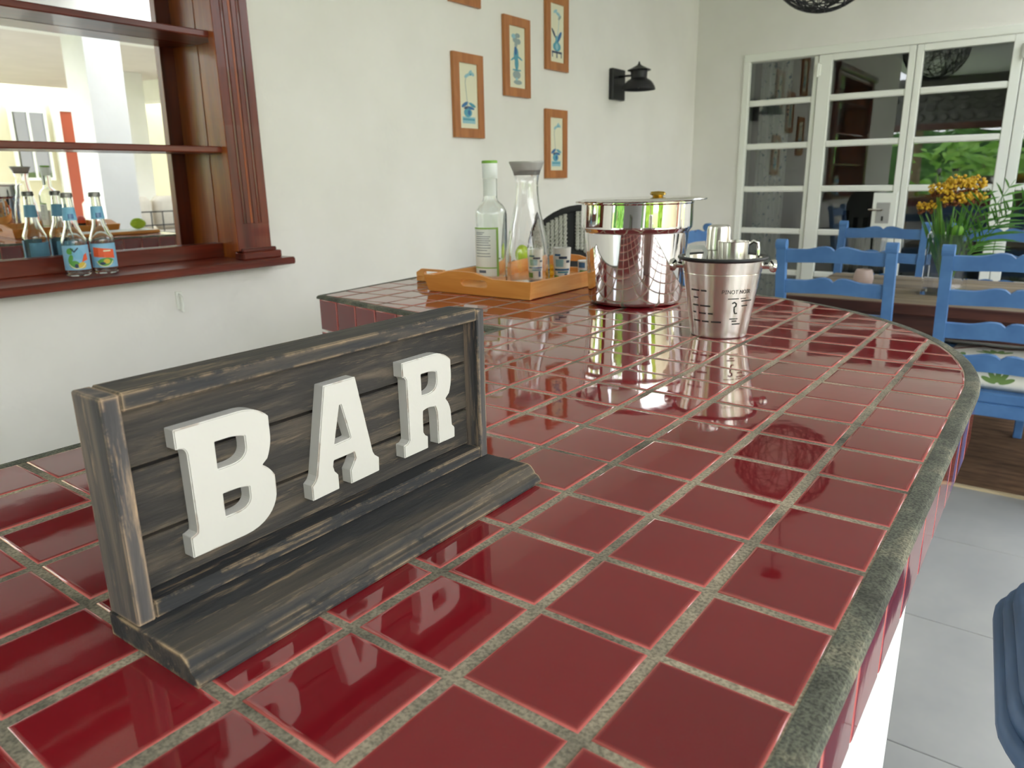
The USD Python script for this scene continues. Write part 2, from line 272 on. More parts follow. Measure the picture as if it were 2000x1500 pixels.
# rear wall: stone facing above a wide opening onto the garden
rw = struct('wall_rear', cat(bx(-3.2, 4.2, RY-.30, RY, 2.02, CZ), bx(-.2, 4.2, RY-.30, RY, 0, 2.02), bx(-3.2, -2.9, RY-.3, RY, 0, 2.02)), 'mortar')
part(rw, 'lintel', bx(-2.9, -.2, RY-.31, RY+.02, 1.94, 2.04, .008), 'table_side')
sy = 2.06
while sy < CZ-.05:
    h = random.uniform(.13, .19); sx = -3.1-random.uniform(0, .1)
    while sx < 1.2:
        w = random.uniform(.15, .27); hh = min(h, CZ-sy)
        a = np.linspace(0, 2*np.pi, 10, endpoint=False)+random.random()
        q = lambda k: [(sx+w/2+np.cos(t)*(w/2-.012)*k*random.uniform(.9, 1.06), sy+hh/2+np.sin(t)*(hh/2-.012)*k*random.uniform(.9, 1.06)) for t in a]
        part(rw, 'stone', hull([(x, RY, z) for x, z in q(1)]+[(x, RY+.03, z) for x, z in q(.7)]), 'stone'); sx += w
    sy += h
# verandah columns and beams on the open side
struct('column', bx(3.0, 3.42, 3.11, 3.45, 0, 2.38), 'plaster')
struct('beam', bx(3.0, 3.42, 1.3, DY+.14, 2.37, 3.45), 'plaster'); struct('column', bx(3.1, 3.4, -3.2, -2.9, 0, CZ), 'plaster')
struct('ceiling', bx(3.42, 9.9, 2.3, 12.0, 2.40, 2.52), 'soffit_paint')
struct('floor', bx(3.42, 8.0, -6, 2.3, -.06, -.008), 'paving'); struct('floor', bx(-9, 3.42, -8.5, RY-.3, -.06, -.008), 'paving')
struct('column', bx(6.2, 6.55, 5.05, 5.35, 0, 2.40), 'plaster')
struct('beam', bx(3.42, 9.0, 5.9, 6.2, 2.10, 2.40), 'plaster')
struct('wall_far', bx(10.5, 10.7, -1, 12, 0, 3.0), 'cream_wall')
struct('floor', bx(3.42, 10.5, 2.3, 12, -.05, -.005), 'paving')
struct('ground', bx(-40, 45, -45, 40, -.30, -.12), 'lawn')

# recessed joinery unit in the left wall
cab = thing('bar_back_cabinet', 'mahogany shelf unit with fluted pilaster set into the left wall', 'shelf unit')
D = -2.05
part(cab, 'sill', hull([(x, y, z) for x, z in ((D-.02, .945), (D-.02, .970), (-1.806, .970), (-1.80, .964), (-1.80, .951), (-1.806, .945)) for y in (-.62, 1.243)]), 'mahogany_y')
part(cab, 'rail', bx(D-.002, D+.018, -.55, 1.115, .970, 1.020, .003), 'mahogany_y')
part(cab, 'side_panel', bx(D-.09, -1.868, 1.115, 1.137, .97, 2.30), 'amber_wood'); part(cab, 'side_panel', bx(D-.09, -1.868, -.57, -.55, .97, 2.30), 'amber_wood')
part(cab, 'top_panel', bx(D-.09, -1.868, -.55, 1.115, 2.28, 2.30), 'mahogany_y'); part(cab, 'back_panel', bx(D-.105, D-.09, -.57, 1.137, .97, 2.30), 'mahogany_y')
for z in (1.322, 1.672, 2.02):
    part(cab, 'shelf', bx(D+.006, -1.892, -.55, 1.115, z, z+.020, .003), 'mahogany_y')
def pilaster(y0, y1):
    poly = Polygon([(-1.898, y0), (-1.864, y0)]+[q for c in np.linspace(y0+.036, y1-.036, 3) for q in ((-1.864, c-.0075), (-1.8675, c-.005), (-1.8695, c), (-1.8675, c+.005), (-1.864, c+.0075))]+[(-1.864, y1), (-1.898, y1)])
    body = prism(poly, 1.09, 2.22); whole = bx(-1.898, -1.864, y0, y1, 1.0, 1.092, .001)
    return cat(body, whole, bx(-1.898, -1.864, y0, y1, 2.218, 2.33, .001))
for y0, y1 in ((1.065, 1.196), (-.63, -.50)):
    p = part(cab, 'pilaster', pilaster(y0, y1), 'mahogany_z')
    part(cab, 'plinth', cat(bx(-1.898, -1.845, y0+.004, y1+.028, .970, .995, .004), bx(-1.898, -1.853, y0+.008, y1+.014, .994, 1.008, .004)), 'mahogany_y')
part(cab, 'pilaster_edge', bx(-1.896, -1.866, 1.0635, 1.066, 1.0, 2.3), 'amber_wood')
part(cab, 'crown', bx(-1.898, -1.83, -.66, 1.24, 2.33, 2.40, .012), 'mahogany_y')
t = math.radians(1.18)
mm = bx(-.003, .003, -.548, 1.113, -.02, 1.30)
mm.apply_transform(trimesh.transformations.rotation_matrix(t, [0, 1, 0])); mm.apply_translation([D-.012, 0, .99])
solo('mirror', 'large clear mirror behind the mahogany shelves, reflecting the verandah', 'mirror', mm, 'mirror')
hk = thing('wall_hook', 'small white hook on the wall below the mahogany sill', 'hook', (WX, .848, .86))
part(hk, 'plate', bx(0, .006, -.011, .011, -.03, .03, .002), 'white_paint'); part(hk, 'hook_arm', tube([(.004, 0, .02), (.02, 0, .012), (.03, -.004, -.012), (.024, -.006, -.032), (.036, -.008, -.03)], .0045), 'white_paint', smooth=40)

# ------------------------------------------------------------------ glazed doors in the back wall
dr = struct('door_1', cat(bx(DX0, DX1, DY-.012, DY+.10, 1.962, DZ, .003), bx(DX0, DX0+.045, DY-.012, DY+.10, 0, 1.962, .003), bx(DX1-.045, DX1, DY-.012, DY+.10, 0, 1.962, .003)), 'white_paint', label='white glazed french doors')
leaves = [(-1.507, -1.062, .0, -.028), (-1.058, -.498, .083, -.038), (-.494, .047, .038, -.052), (.051, .672, .054, -.05)]
RZ = [1.962-.285*k for k in range(0, 8)]
for k, (a, b, sl, sr) in enumerate(leaves):
    sl = sl or .002; A, B = a+sl, b+sr; top = 1.957 if k == 0 else 1.922
    y0, y1 = DY+.002-.012*(k > 0), DY+.042
    part(dr, 'stile', bx(a, A, y0, y1, .02, 1.96, .003), 'white_paint'); part(dr, 'stile', bx(B, b, y0, y1, .02, 1.96, .003), 'white_paint')
    part(dr, 'rail', bx(A, B, y0, y1, top, 1.96, .002), 'white_paint'); part(dr, 'rail', bx(A, B, y0, y1, .02, .10, .002), 'white_paint')
    zt = top
    for r in range(1, 8):
        zc = 1.962-.2845*r+.020; zb = zc-.019 if r < 7 else .10
        if r < 7: part(dr, 'glazing_bar', bx(A, B, y0+.003, y1-.003, zc-.019, zc+.019, .006), 'white_paint')
        part(dr, 'pane', bx(A-.002, B+.002, DY+.018, DY+.022, (zc+.015 if r < 7 else .098), zt+.004), 'pane_glass'); zt = zc-.019
lk = part(dr, 'lock_block', bx(-.645, -.505, DY-.014, DY+.02, .86, 1.10, .003), 'white_paint')
part(lk, 'lock_plate', bx(-.620, -.540, DY-.018, DY-.013, .91, 1.040, .002), 'steel_collar'); part(lk, 'door_handle', tube([(-.58, DY-.016, .995), (-.58, DY-.05, .995), (-.66, DY-.052, .995)], .007), 'chrome', smooth=40); part(lk, 'keyhole', bx(-.586, -.574, DY-.0195, DY-.0175, .925, .955, .0015), 'black_metal')
for x, z in ((-1.06, 1.87), (.049, 1.87)):
    part(dr, 'hinge', cat(bx(x-.012, x+.018, DY-.026, DY-.008, z-.035, z+.035, .003), moved(lathe([(0, -.04), (.008, -.04), (.008, .04), (0, .04)], 12), (x+.002, DY-.026, z))), 'white_paint')
# dim room behind the doors
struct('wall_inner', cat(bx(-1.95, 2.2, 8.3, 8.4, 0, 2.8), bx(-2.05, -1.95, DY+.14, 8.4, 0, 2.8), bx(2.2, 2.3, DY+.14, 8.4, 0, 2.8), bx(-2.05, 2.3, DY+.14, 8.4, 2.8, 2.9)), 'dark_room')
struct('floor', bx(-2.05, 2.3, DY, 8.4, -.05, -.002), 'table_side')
cu = []
for x in np.linspace(-1.50, -1.29, 40): cu.append((x, DY+.22+.018*math.sin((x+1.5)*150)))
solo('curtain', 'blue-flowered white curtain hanging inside the glazed doors', 'curtain', prism(LineString(cu).buffer(.0015), .12, 2.05), 'curtain_blue', smooth=50)
solo('inner_chair', 'dark slatted chair inside the room behind the glazed doors', 'chair', cat(bx(-1.02, -.62, 5.75, 5.79, .75, .82, .004), bx(-1.02, -.98, 5.75, 5.79, 0, .95, .004), bx(-.66, -.62, 5.75, 5.79, 0, .95, .004), bx(-1.02, -.62, 5.75, 6.15, .42, .46, .006), bx(-1.02, -.98, 6.11, 6.15, 0, .44), bx(-.66, -.62, 6.11, 6.15, 0, .44), *[bx(x, x+.03, 5.76, 5.78, .46, .9) for x in (-.94, -.87, -.80, -.73)]), 'black_metal')

# ------------------------------------------------------------------ bar counter
ang = np.linspace(0, np.pi/2, 40)
arc = [(-3.9+8.07*math.cos(a), 7.5+8.3*math.sin(a)) for a in ang if a < 1.50]
outline = [(4.17, -9)]+arc+[(-14.0, 19.8), (-12.9, 8.93), (-5.15, 7.62), (-5.15, -9)]
C = Polygon([(x*U, y*U) for x, y in outline])
INNER = C.buffer(-.0165, join_style=2)               # the tiled field inside the cement border
bar = thing('bar_counter', 'curved bar counter topped with glossy dark red square tiles', 'counter')
part(bar, 'grout_bed', prism(C.buffer(-.010), TOP-.070, TOP-.0007), 'grout')
def ring_loft(poly, steps, simp=0):
    """steps: (inward offset, z); loft between offset rings of the same polygon (dense polygons, small offsets)"""
    P = np.array(poly.exterior.coords)[:-1]
    if Polygon(P).exterior.is_ccw is False: P = P[::-1]
    e = np.roll(P, -1, 0)-P; e /= np.linalg.norm(e, axis=1, keepdims=True); nn = np.c_[-e[:, 1], e[:, 0]]; n1 = nn; n0 = np.roll(nn, 1, 0)
    mit = (n0+n1)/(1+(n0*n1).sum(1))[:, None]; k = len(P)
    V = np.vstack([np.c_[P+mit*d, np.full(k, z)] for d, z in steps]); f = []
    for i in range(len(steps)-1):
        for j in range(k):
            a, b = i*k+j, i*k+(j+1) % k; f += [(a, b, b+k), (a, b+k, a+k)]
    return trimesh.Trimesh(V, f, process=False)
part(bar, 'edge_border', ring_loft(C, [(.0165, TOP-.006), (.0165, TOP-.0002), (.006, TOP+.0004), (.002, TOP-.0012), (0, TOP-.0045), (0, TOP-.008), (.006, TOP-.009)]), 'edge_grout', smooth=35)
def tile_mesh(P, z, tilt=(0, 0)):
    """one glazed tile from a convex outline (ccw, metres): pillowed rim; 'rim' is 1 at the edge and 0 a few mm inside"""
    P = np.asarray(P, float); c = P.mean(0); k = len(P)
    e = np.roll(P, -1, 0)-P; L = np.linalg.norm(e, axis=1); e /= L[:, None]; n1 = np.c_[-e[:, 1], e[:, 0]]; n0 = np.roll(n1, 1, 0)
    mit = (n0+n1)/(1+(n0*n1).sum(1))[:, None]
    V, rim = [], []
    for d, h, w in ((0, -.0030, .9), (0, -.0013, 1), (.0006, -.0004, 1), (.0016, 0, .55), (.0034, .0002, 0)):
        q = P+mit*d; V.append(np.c_[q, z+h+(q-c)@np.array(tilt)]); rim += [w]*k
    V = np.vstack(V+[[[c[0], c[1], z+.0002]]]); rim.append(0); f = []
    for i in range(4):
        for j in range(k):
            a, b = i*k+j, i*k+(j+1) % k; f += [(a, b, b+k), (a, b+k, a+k)]
    f += [(4*k+j, 4*k+(j+1) % k, 5*k) for j in range(k)]
    return trimesh.Trimesh(V, f, process=False), rim
def tile_part(parent, name, mesh, rim, m, **kw):
    path = numbered(parent, name); g = usdkit.mesh(stage, path, mesh, M[m], smooth=True)
    UsdGeom.PrimvarsAPI(g).CreatePrimvar('rim', Sdf.ValueTypeNames.FloatArray, 'vertex').Set([float(x) for x in rim]); keys(g.GetPrim(), **kw)
far_tiles, far_rim = [], []
colw = {}
for i in range(-14, 5):
    for j in range(-9, 20):
        g = .0029
        sq = sbox((i-1)*U+g+.0007, j*U+g, i*U-g-.0007, (j+1)*U-g).intersection(INNER.buffer(-.0012, join_style=2))
        if sq.is_empty or sq.area < .00012 or sq.geom_type != 'Polygon': continue
        sq = sq.convex_hull.simplify(.0006); P = np.array(sq.exterior.coords)[:-1]
        if not sq.exterior.is_ccw: P = P[::-1]
        keep = [q for q in range(len(P)) if np.linalg.norm(P[q]-P[q-1]) > .004]; P = P[keep]
        if len(P) < 3 or Polygon(P).buffer(-.006).is_empty: continue
        P = P+RNG.normal(0, .0005, 2)
        m, rim = tile_mesh(P, TOP+RNG.normal(0, .0002), RNG.normal(0, .0022, 2))
        if j < -5: far_tiles.append(m); far_rim += rim
        else: tile_part(bar, 'tile', m, rim, f'tile_glaze_{RNG.integers(0, 3)}')
tile_part(bar, 'tile_field', cat(*far_tiles), far_rim, 'tile_glaze_0', kind='stuff')
# upright tiles round the edge
def upright(p, d, w, z0, z1):
    """glazed tile standing on the edge: centre p, unit direction d along the edge (outside on its right)"""
    h = z1-z0; m, rim = tile_mesh(np.array([(-w/2, 0), (w/2, 0), (w/2, h), (-w/2, h)]), 0)
    v = m.vertices; nrm = np.array([d[1], -d[0]]); q = np.array(p)+v[:, :1]*np.array(d)+v[:, 2:]*nrm+nrm*.0
    return trimesh.Trimesh(np.c_[q, z0+v[:, 1]], m.faces, process=False), rim
B = C.exterior if C.exterior.is_ccw else C.exterior.reverse()
EB = Polygon(B).buffer(-.0025, join_style=2).exterior
EB = EB if EB.is_ccw else EB.reverse()
coords = np.array(EB.coords); L = EB.length
start = EB.project(Point(4.17*U-.0025, -8.9*U)); stop = EB.project(Point(-13.9*U, 19.7*U))
s = start
while s < stop-.04:
    a, b = np.array(EB.interpolate(s).coords[0]), np.array(EB.interpolate(s+.076).coords[0]); d = (b-a)/np.linalg.norm(b-a)
    m, rim = upright((a+b)/2, d, .0755, TOP-.074, TOP-.0085); tile_part(bar, 'edge_tile', m, rim, f'tile_glaze_{RNG.integers(0, 3)}'); s += .0795
p0, p1 = np.array([-12.9*U, 8.93*U]), np.array([-5.15*U, 7.62*U]); d = (p1-p0)/np.linalg.norm(p1-p0); nrm = np.array([d[1], -d[0]])
p0 = p0+nrm*.0
s = .012
while s < np.linalg.norm(p1-p0)-.04:
    for z0, z1 in ((TOP-.081, TOP-.0085), (TOP-.160, TOP-.087)):
        m, rim = upright(p0+d*(s+.0375), d, .075, z0, z1); tile_part(bar, 'edge_tile', m, rim, f'tile_glaze_{RNG.integers(0, 3)}')
    s += .0795
s, stop2 = EB.project(Point(-5.15*U+.0025, 7.4*U)), EB.project(Point(-5.15*U+.0025, -8.9*U))
while s < stop2-.04:
    a, b = np.array(EB.interpolate(s).coords[0]), np.array(EB.interpolate(s+.076).coords[0]); d = (b-a)/np.linalg.norm(b-a)
    m, rim = upright((a+b)/2, d, .0755, TOP-.074, TOP-.0085); tile_part(bar, 'edge_tile', m, rim, 'tile_glaze_1'); s += .0795
for q in np.arange(-5.1, 4.1, 1.0):
    m, rim = upright(((q+.5)*U, -9*U+.0025), np.array([1., 0]), .0755, TOP-.074, TOP-.0085); tile_part(bar, 'edge_tile', m, rim, 'tile_glaze_0')
q0, q1 = np.array([-14.0*U, 19.8*U]), np.array([-12.9*U, 8.93*U]); d = (q1-q0)/np.linalg.norm(q1-q0)
for q in np.arange(.06, .83, .0795):
    m, rim = upright(q0+d*q, d, .0755, TOP-.081, TOP-.0085); tile_part(bar, 'edge_tile', m, rim, 'tile_glaze_1')
part(bar, 'base', prism(Polygon([(-.405, -.72), (.325, -.72), (.325, .19)]+[(-.315+.64*math.cos(t_), .19+.86*math.sin(t_)) for t_ in np.linspace(.05, 1.5, 24)]+[(-1.04, 1.12), (-1.0, .74), (-.405, .64)]).union(Polygon([(-12.85*U, 9.2*U), (-5*U, 7.95*U), (-5*U, 10*U), (-12.8*U, 12*U)])), 0, TOP-.071), 'plaster_base')
part(bar, 'underside', prism(C.buffer(-.012), TOP-.086, TOP-.069), 'plaster_base')

# ------------------------------------------------------------------ BAR sign (local: x towards the viewer, y along, z up)
sg = thing('bar_sign', 'weathered dark wooden sign with white letters BAR standing on the bar', 'sign', (0, 0, TOP+.0006), 1.1)
Y0, Y1 = -.2455, .0815
zt = .1505
part(sg, 'stile', bx(-.036, -.0045, Y0, Y0+.0105, .0148, zt, .0009), 'sign_wood_v'); part(sg, 'stile', bx(-.036, -.0045, Y1-.0098, Y1, .0148, zt-.001, .0009), 'sign_wood_v')
part(sg, 'top_rail', bx(-.036, -.0048, Y0+.0108, Y1-.0101, .1402, zt+.0004, .0010), 'sign_wood')
part(sg, 'bottom_rail', bx(-.030, -.0048, Y0+.0108, Y1-.0101, .0148, .0255, .0010), 'sign_wood')
for z0, z1 in ((.0260, .0578), (.0600, .1006), (.1028, .1400)):
    part(sg, 'plank', bx(-.030, -.0195, Y0+.0107, Y1-.0100, z0, z1, .0008), 'sign_plank')
part(sg, 'backing', bx(-.033, -.0302, Y0+.0107, Y1-.0100, .026, .14), 'black_metal')
prof = [(-.036, 0), (.0525, 0), (.0535, .0022), (.0505, .0062), (.0470, .0078), (.0462, .0096), (.0425, .0136), (.0385, .0152), (.036, .0150), (-.0046, .0147), (-.036, .0147)]
bm = prism_xz(Polygon(prof), Y0-.001, Y1+.001); part(sg, 'base_moulding', bm, 'sign_wood')
def fillet(poly, r=.0012): return poly.buffer(-r).buffer(2*r).buffer(-r)
def bez(pts, n=10):
    pts = np.array(pts, float); t = np.linspace(0, 1, n)[:, None]; return list(map(tuple, (1-t)**3*pts[0]+3*(1-t)**2*t*pts[1]+3*(1-t)*t*t*pts[2]+t**3*pts[3]))
def letterB():
    o = [(-.2045, .0383), (-.1700, .0383)]+bez([(-.1680, .0383), (-.150, .0385), (-.1412, .050), (-.1412, .0605)])+bez([(-.1412, .071), (-.145, .078), (-.1500, .0807)])+bez([(-.1455, .084), (-.1415, .092), (-.1415, .0995)])+bez([(-.1415, .112), (-.149, .1205), (-.163, .1208)])+[(-.2060, .1208), (-.2060, .1085)]+bez([(-.2035, .1085), (-.200, .108), (-.1995, .1035)], 5)+[(-.1995, .057)]+bez([(-.200, .0535), (-.2030, .0520), (-.2045, .0520)], 5)
    i1 = [(-.1812, .0885)]+bez([(-.172, .0885), (-.1605, .089), (-.1605, .0972)])+bez([(-.1605, .104), (-.167, .1062), (-.173, .1062)])+[(-.1812, .1062)]
    i2 = [(-.1800, .0563)]+bez([(-.174, .0563), (-.1615, .056), (-.1615, .0637)])+bez([(-.1615, .070), (-.167, .0717), (-.172, .0717)])+[(-.1800, .0717)]
    return Polygon(o, [i1, i2])
def bez3fix(p): return p
def letterA():
    o = [(-.1127, .0408), (-.0882, .0416), (-.0882, .0525), (-.0912, .0560), (-.0922, .0600), (-.0912, .0645), (-.0722, .0648), (-.0712, .0600), (-.0738, .0560), (-.0768, .0520), (-.0768, .0412), (-.0480, .0420), (-.0474, .0527), (-.0515, .0560), (-.0532, .0590), (-.0655, .1210), (-.0950, .1210), (-.1075, .0580), (-.1095, .0545), (-.1127, .0520)]
    return Polygon(o, [[(-.0895, .0760), (-.0743, .0768), (-.0815, .1060)]])
def letterR():
    o = [(-.0196, .0425), (.0085, .0428), (.0088, .0530), (.0058, .0548), (.0038, .0580), (.0040, .0700)]+bez([(.0045, .0760), (.0100, .0775), (.0140, .0770)], 6)+bez([(.0190, .0762), (.0212, .0720), (.0214, .0640)], 6)+[(.0214, .0424), (.0428, .0424), (.0430, .0515), (.0398, .0545)]+bez([(.0392, .064), (.0390, .0740), (.0328, .0795)], 8)+bez([(.0375, .083), (.0412, .091), (.0412, .0995)], 8)+bez([(.0412, .112), (.0330, .1206), (.0185, .1206)], 8)+[(-.0172, .1206), (-.0172, .1090), (-.0150, .1085), (-.0132, .1060), (-.0132, .0560), (-.0160, .0535), (-.0196, .0532)]
    return Polygon(o, [[(.0040, .0895)]+bez([(.012, .0893), (.0225, .090), (.0225, .0985)], 8)+bez([(.0225, .105), (.0170, .1072), (.0110, .1072)], 8)+[(.0040, .1072)]])
_b = bez
def bez(pts, n=10):
    pts = list(pts)
    if len(pts) == 3: pts = [pts[0], tuple((np.array(pts[0])+2*np.array(pts[1]))/3), tuple((np.array(pts[2])+2*np.array(pts[1]))/3), pts[2]]
    return _b(pts, n)
def letter_mesh(p):
    p = fillet(p.buffer(0), .0007); q = p.buffer(-.0007)
    return cat(prism_yz(p, -.0196, -.0106), prism_yz(q, -.0112, -.0098))
for ch, p in (('B', letterB()), ('A', letterA()), ('R', letterR())):
    part(sg, 'letter', letter_mesh(p), 'letter_white', label=f'white block letter {ch}')

# ------------------------------------------------------------------ steel vessels on the bar
cx, cy = -.340, 1.013
bk = thing('champagne_bucket', 'large polished steel bucket with lid, beside the bamboo tray', 'bucket', (cx, cy, TOP+.0008))
part(bk, 'body', lathe([(0, 0), (.088, 0), (.094, .003), (.0985, .010), (.1085, .1475), (.1100, .1515), (.1150, .158), (.1155, .163), (.1150, .205), (.1165, .2075), (.1165, .2095), (.113, .2095), (.1125, .163), (.107, .150), (.096, .012), (.085, .004), (0, .004)], 96), 'chrome', smooth=30)
ld = part(bk, 'lid', moved(lathe([(0, .004), (.128, .0002), (.1345, -.0008), (.1355, .0005), (.1345, .0022), (.128, .0030), (.118, .0052), (0, .0075)], 96), (.006, .004, .2115), rx=.3, ry=-.9), 'chrome_soft', smooth=30)
part(ld, 'knob', cat(moved(lathe([(0, 0), (.012, 0), (.010, .0025), (.0155, .005), (.0165, .0072), (.014, .009), (0, .0095)], 24), (.048, -.002, .2180)), moved(tube([(-.015, 0, 0), (0, .004, .001), (.015, 0, 0)], .0018), (.048, -.004, .2272))), 'brass', smooth=30)
sx, sy = -.0600, .7785
ib = thing('ice_bucket', 'small tapered brushed steel ice bucket with black rim and printed wine names', 'bucket', (sx, sy, TOP+.0008))
RB = lambda z: .0462+(.0655-.0462)*np.asarray(z)/.126
part(ib, 'body', lathe([(0, 0), (.0445, 0), (.0462, .0025), (float(RB(.104)), .104), (float(RB(.104))-.0007, .1046), (float(RB(.1056)), .1056), (.0665, .126), (.0675, .127), (.064, .128), (.044, .006), (0, .005)], 72), 'brushed_steel', smooth=30)
part(ib, 'rim', moved(lathe([(.0655, .124), (.0715, .1262), (.0725, .1285), (.0715, .1308), (.0668, .1312), (.0640, .1290), (.0640, .1200)], 72)), 'black_rubber', smooth=40)
vd = np.array([CAM[0]-sx, CAM[1]-sy]); va = math.degrees(math.atan2(vd[1], vd[0]))
side = np.array([-vd[1], vd[0]])/np.linalg.norm(vd)      # to the right as the camera sees it
for s_ in (-1, 1):
    o = side*s_
    K = [np.r_[o*r, .1150] for r in (.0625, .0745)]
    k_ = part(ib, 'handle_knob', tube(K, .0055, 14), 'chrome', smooth=40)
    part(k_, 'knob_ball', tube([np.r_[o*.0735, .1150], np.r_[o*.0765, .1150], np.r_[o*.0805, .1150], np.r_[o*.0845, .1150], np.r_[o*.0865, .1150]], [.006, .0098, .0112, .0095, .004], 18), 'chrome', smooth=40)
txt = []
def put(s, a, z, h):
    m = meshkit.text_mesh(s, h, .0003); w = m.bounds[1][0]; m.apply_translation([-w/2, z, .0001]); txt.append(wrap(m, RB, (0, 0), a))
put('PINOT NOIR', va+26, .0755, .0060)
def bars(a, z, ws, h=.0026):
    x = 0
    for w in ws:
        m = bx(x, x+w, z, z+h, 0, .0004); 
        for q in np.linspace(0, 1, 4): pass
        txt.append(wrap(m.subdivide(), RB, (0, 0), a)); x += w+.0035
bars(va-52, .078, [.017, .010]); bars(va-48, .066, [.010]); bars(va-51, .053, [.012, .018]); bars(va-52, .041, [.006]); bars(va-38, .0405, [.013, .008]); bars(va-52, .027, [.014, .012, .016])
bars(va+12, .0665, [.018, .010], .0015); bars(va+36, .062, [.022], .002); bars(va+38, .054, [.012], .002); bars(va+18, .033, [.014], .0016); bars(va+23, .029, [.008], .002); bars(va+24, .024, [.014], .002)
m = tube([(0, .0595, 0), (.0035, .0615, 0), (.007, .0590, 0), (.0068, .055, 0), (.003, .053, 0)], .0012, 6); m.vertices[:, 2] *= .3; m.vertices[:, 2] += .0003; txt.append(wrap(m, RB, (0, 0), va+20))
m = tube([(.004, .052, 0), (.0045, .047, 0), (.006, .043, 0), (.010, .043, 0)], .0011, 6); m.vertices[:, 2] *= .3; m.vertices[:, 2] += .0003; txt.append(wrap(m, RB, (0, 0), va+20))
part(ib, 'lettering', cat(*txt), 'black_print')
f2 = np.array([-vd[0], -vd[1]])/np.linalg.norm(vd)
def at(u, w): return np.r_[np.array([sx, sy])+side*u+f2*w, 0]
B0 = TOP+.0068
p = at(-.008, .022); sh = thing('cocktail_shaker', 'brushed steel cocktail shaker cap, tallest of the tools in the ice bucket', 'shaker', (p[0], p[1], B0))
part(sh, 'body', lathe([(0, 0), (.017, 0), (.019, .004), (.0196, .132), (0, .132)], 36), 'brushed_steel', smooth=30); part(sh, 'cap', lathe([(.0188, .1322), (.0200, .1328), (.0202, .135), (.0195, .165), (.0182, .1705), (.014, .173), (0, .1735)], 36), 'brushed_steel', smooth=40)
p = at(.0155, -.008); jg = thing('jigger', 'steel measuring cup with strap handle sticking up from the ice bucket', 'measuring cup', (p[0], p[1], B0))
part(jg, 'cup', lathe([(0, .02), (.018, .02), (.0195, .024), (.0245, .1475), (.0252, .149), (.0240, .149), (.0185, .026), (0, .024)], 40), 'brushed_steel', smooth=30)
hd = [np.r_[side*a_, z_] for a_, z_ in ((.0245, .144), (.031, .149), (.038, .146), (.0395, .134), (.0375, .10), (.029, .066))]
part(jg, 'handle', tube(hd, .0028, 8), 'chrome_soft', smooth=40)
p = at(-.044, .0); op = thing('bottle_opener', 'flat steel bottle opener with open loop, at the left in the ice bucket', 'opener', (p[0], p[1], B0))
lp = LineString([(-.010, .112), (-.013, .128), (-.009, .138), (.012, .138), (.017, .130), (.013, .112), (-.010, .112)]).buffer(.0032).union(sbox(-.003, .0, .004, .112))
m = prism(lp, -.0016, .0016); v = m.vertices; m = trimesh.Trimesh(v[:, :1]*np.r_[side, 0]+v[:, 1:2]*np.array([0, 0, 1.])+v[:, 2:]*np.r_[-f2, 0], m.faces, process=False); part(op, 'loop', m, 'tool_steel')
p = at(-.024, .016); tg = thing('ice_tongs', 'bent steel ice tongs lying in the ice bucket behind the bottle opener', 'tongs', (p[0], p[1], B0))
for q in (-1, 1): part(tg, 'arm', tube([np.r_[side*(q*.006), .0], np.r_[side*(q*.009), .06], np.r_[side*(q*.010), .11], np.r_[side*(q*.006), .126], np.r_[side*0, .129]], .0025, 8), 'chrome_soft', smooth=40)

# ------------------------------------------------------------------ trays and what stands on them
TX0, TX1, TY0, TY1 = -.842, -.541, .905, 1.352
ty = thing('serving_tray', 'bamboo serving tray with cut-out handles, holding bottle and carafe', 'tray', (0, 0, TOP+.0012))
part(ty, 'tray_floor', bx(TX0+.004, TX1-.004, TY0+.004, TY1-.004, 0, .008), 'bamboo_y')
prof = [(TX0, 0), (TX1, 0), (TX1+.009, .040)]+[(x, .040+.0135*(.5-.5*math.cos(math.pi*min(1, max(0, t_))))) for x, t_ in [(TX1-.08, 0), (TX1-.10, .12), (TX1-.125, .45), (TX1-.15, .8), (TX1-.175, 1), (TX0+.10, 1), (TX0+.075, .8), (TX0+.05, .45), (TX0+.025, .12), (TX0+.005, 0)]]+[(TX0-.009, .040)]
hw = Polygon(prof).difference(LineString([(-.727, .0275), (-.664, .0275)]).buffer(.0085))
for y in (TY0, TY1-.009):
    m = prism_xz(hw, y, y+.009); k = -1 if y == TY0 else 1; m.vertices[:, 1] += k*m.vertices[:, 2]*.20; part(ty, 'handle_wall', m, 'bamboo_x')
for x, k in ((TX0, -1), (TX1-.008, 1)):
    m = bx(x, x+.008, TY0+.001, TY1-.001, .0005, .0398, .001); m.vertices[:, 0] += k*m.vertices[:, 2]*.20; part(ty, 'side_wall', m, 'bamboo_y')
FZ = TOP+.0094
bt = thing('spirit_bottle', 'tall clear glass bottle with white label and green cap on the bamboo tray', 'bottle', (-.790, 1.090, FZ))
o = [(.037, 0), (.0395, .003), (.0400, .010), (.0403, .165), (.0385, .176), (.030, .189), (.021, .197), (.0178, .205), (.0172, .262), (.0186, .266), (.0186, .274)]
part(bt, 'glass', shell_lathe(o, .0026, .010, 56), 'bottle_glass', smooth=40)
ba = math.degrees(math.atan2(CAM[1]-1.09, CAM[0]+.79))
lb = part(bt, 'label', arc_patch(.0406, .0406, .014, .135, ba-84, ba+25, n=20), 'label_white')
part(lb, 'label_border', cat(arc_patch(.0413, .0413, .0335, .0365, ba-84, ba+25, n=20, t=.0002), arc_patch(.0413, .0413, .131, .135, ba-84, ba+25, n=20, t=.0002), arc_patch(.0413, .0413, .014, .135, ba+17, ba+25, n=4, t=.0002)), 'label_green')
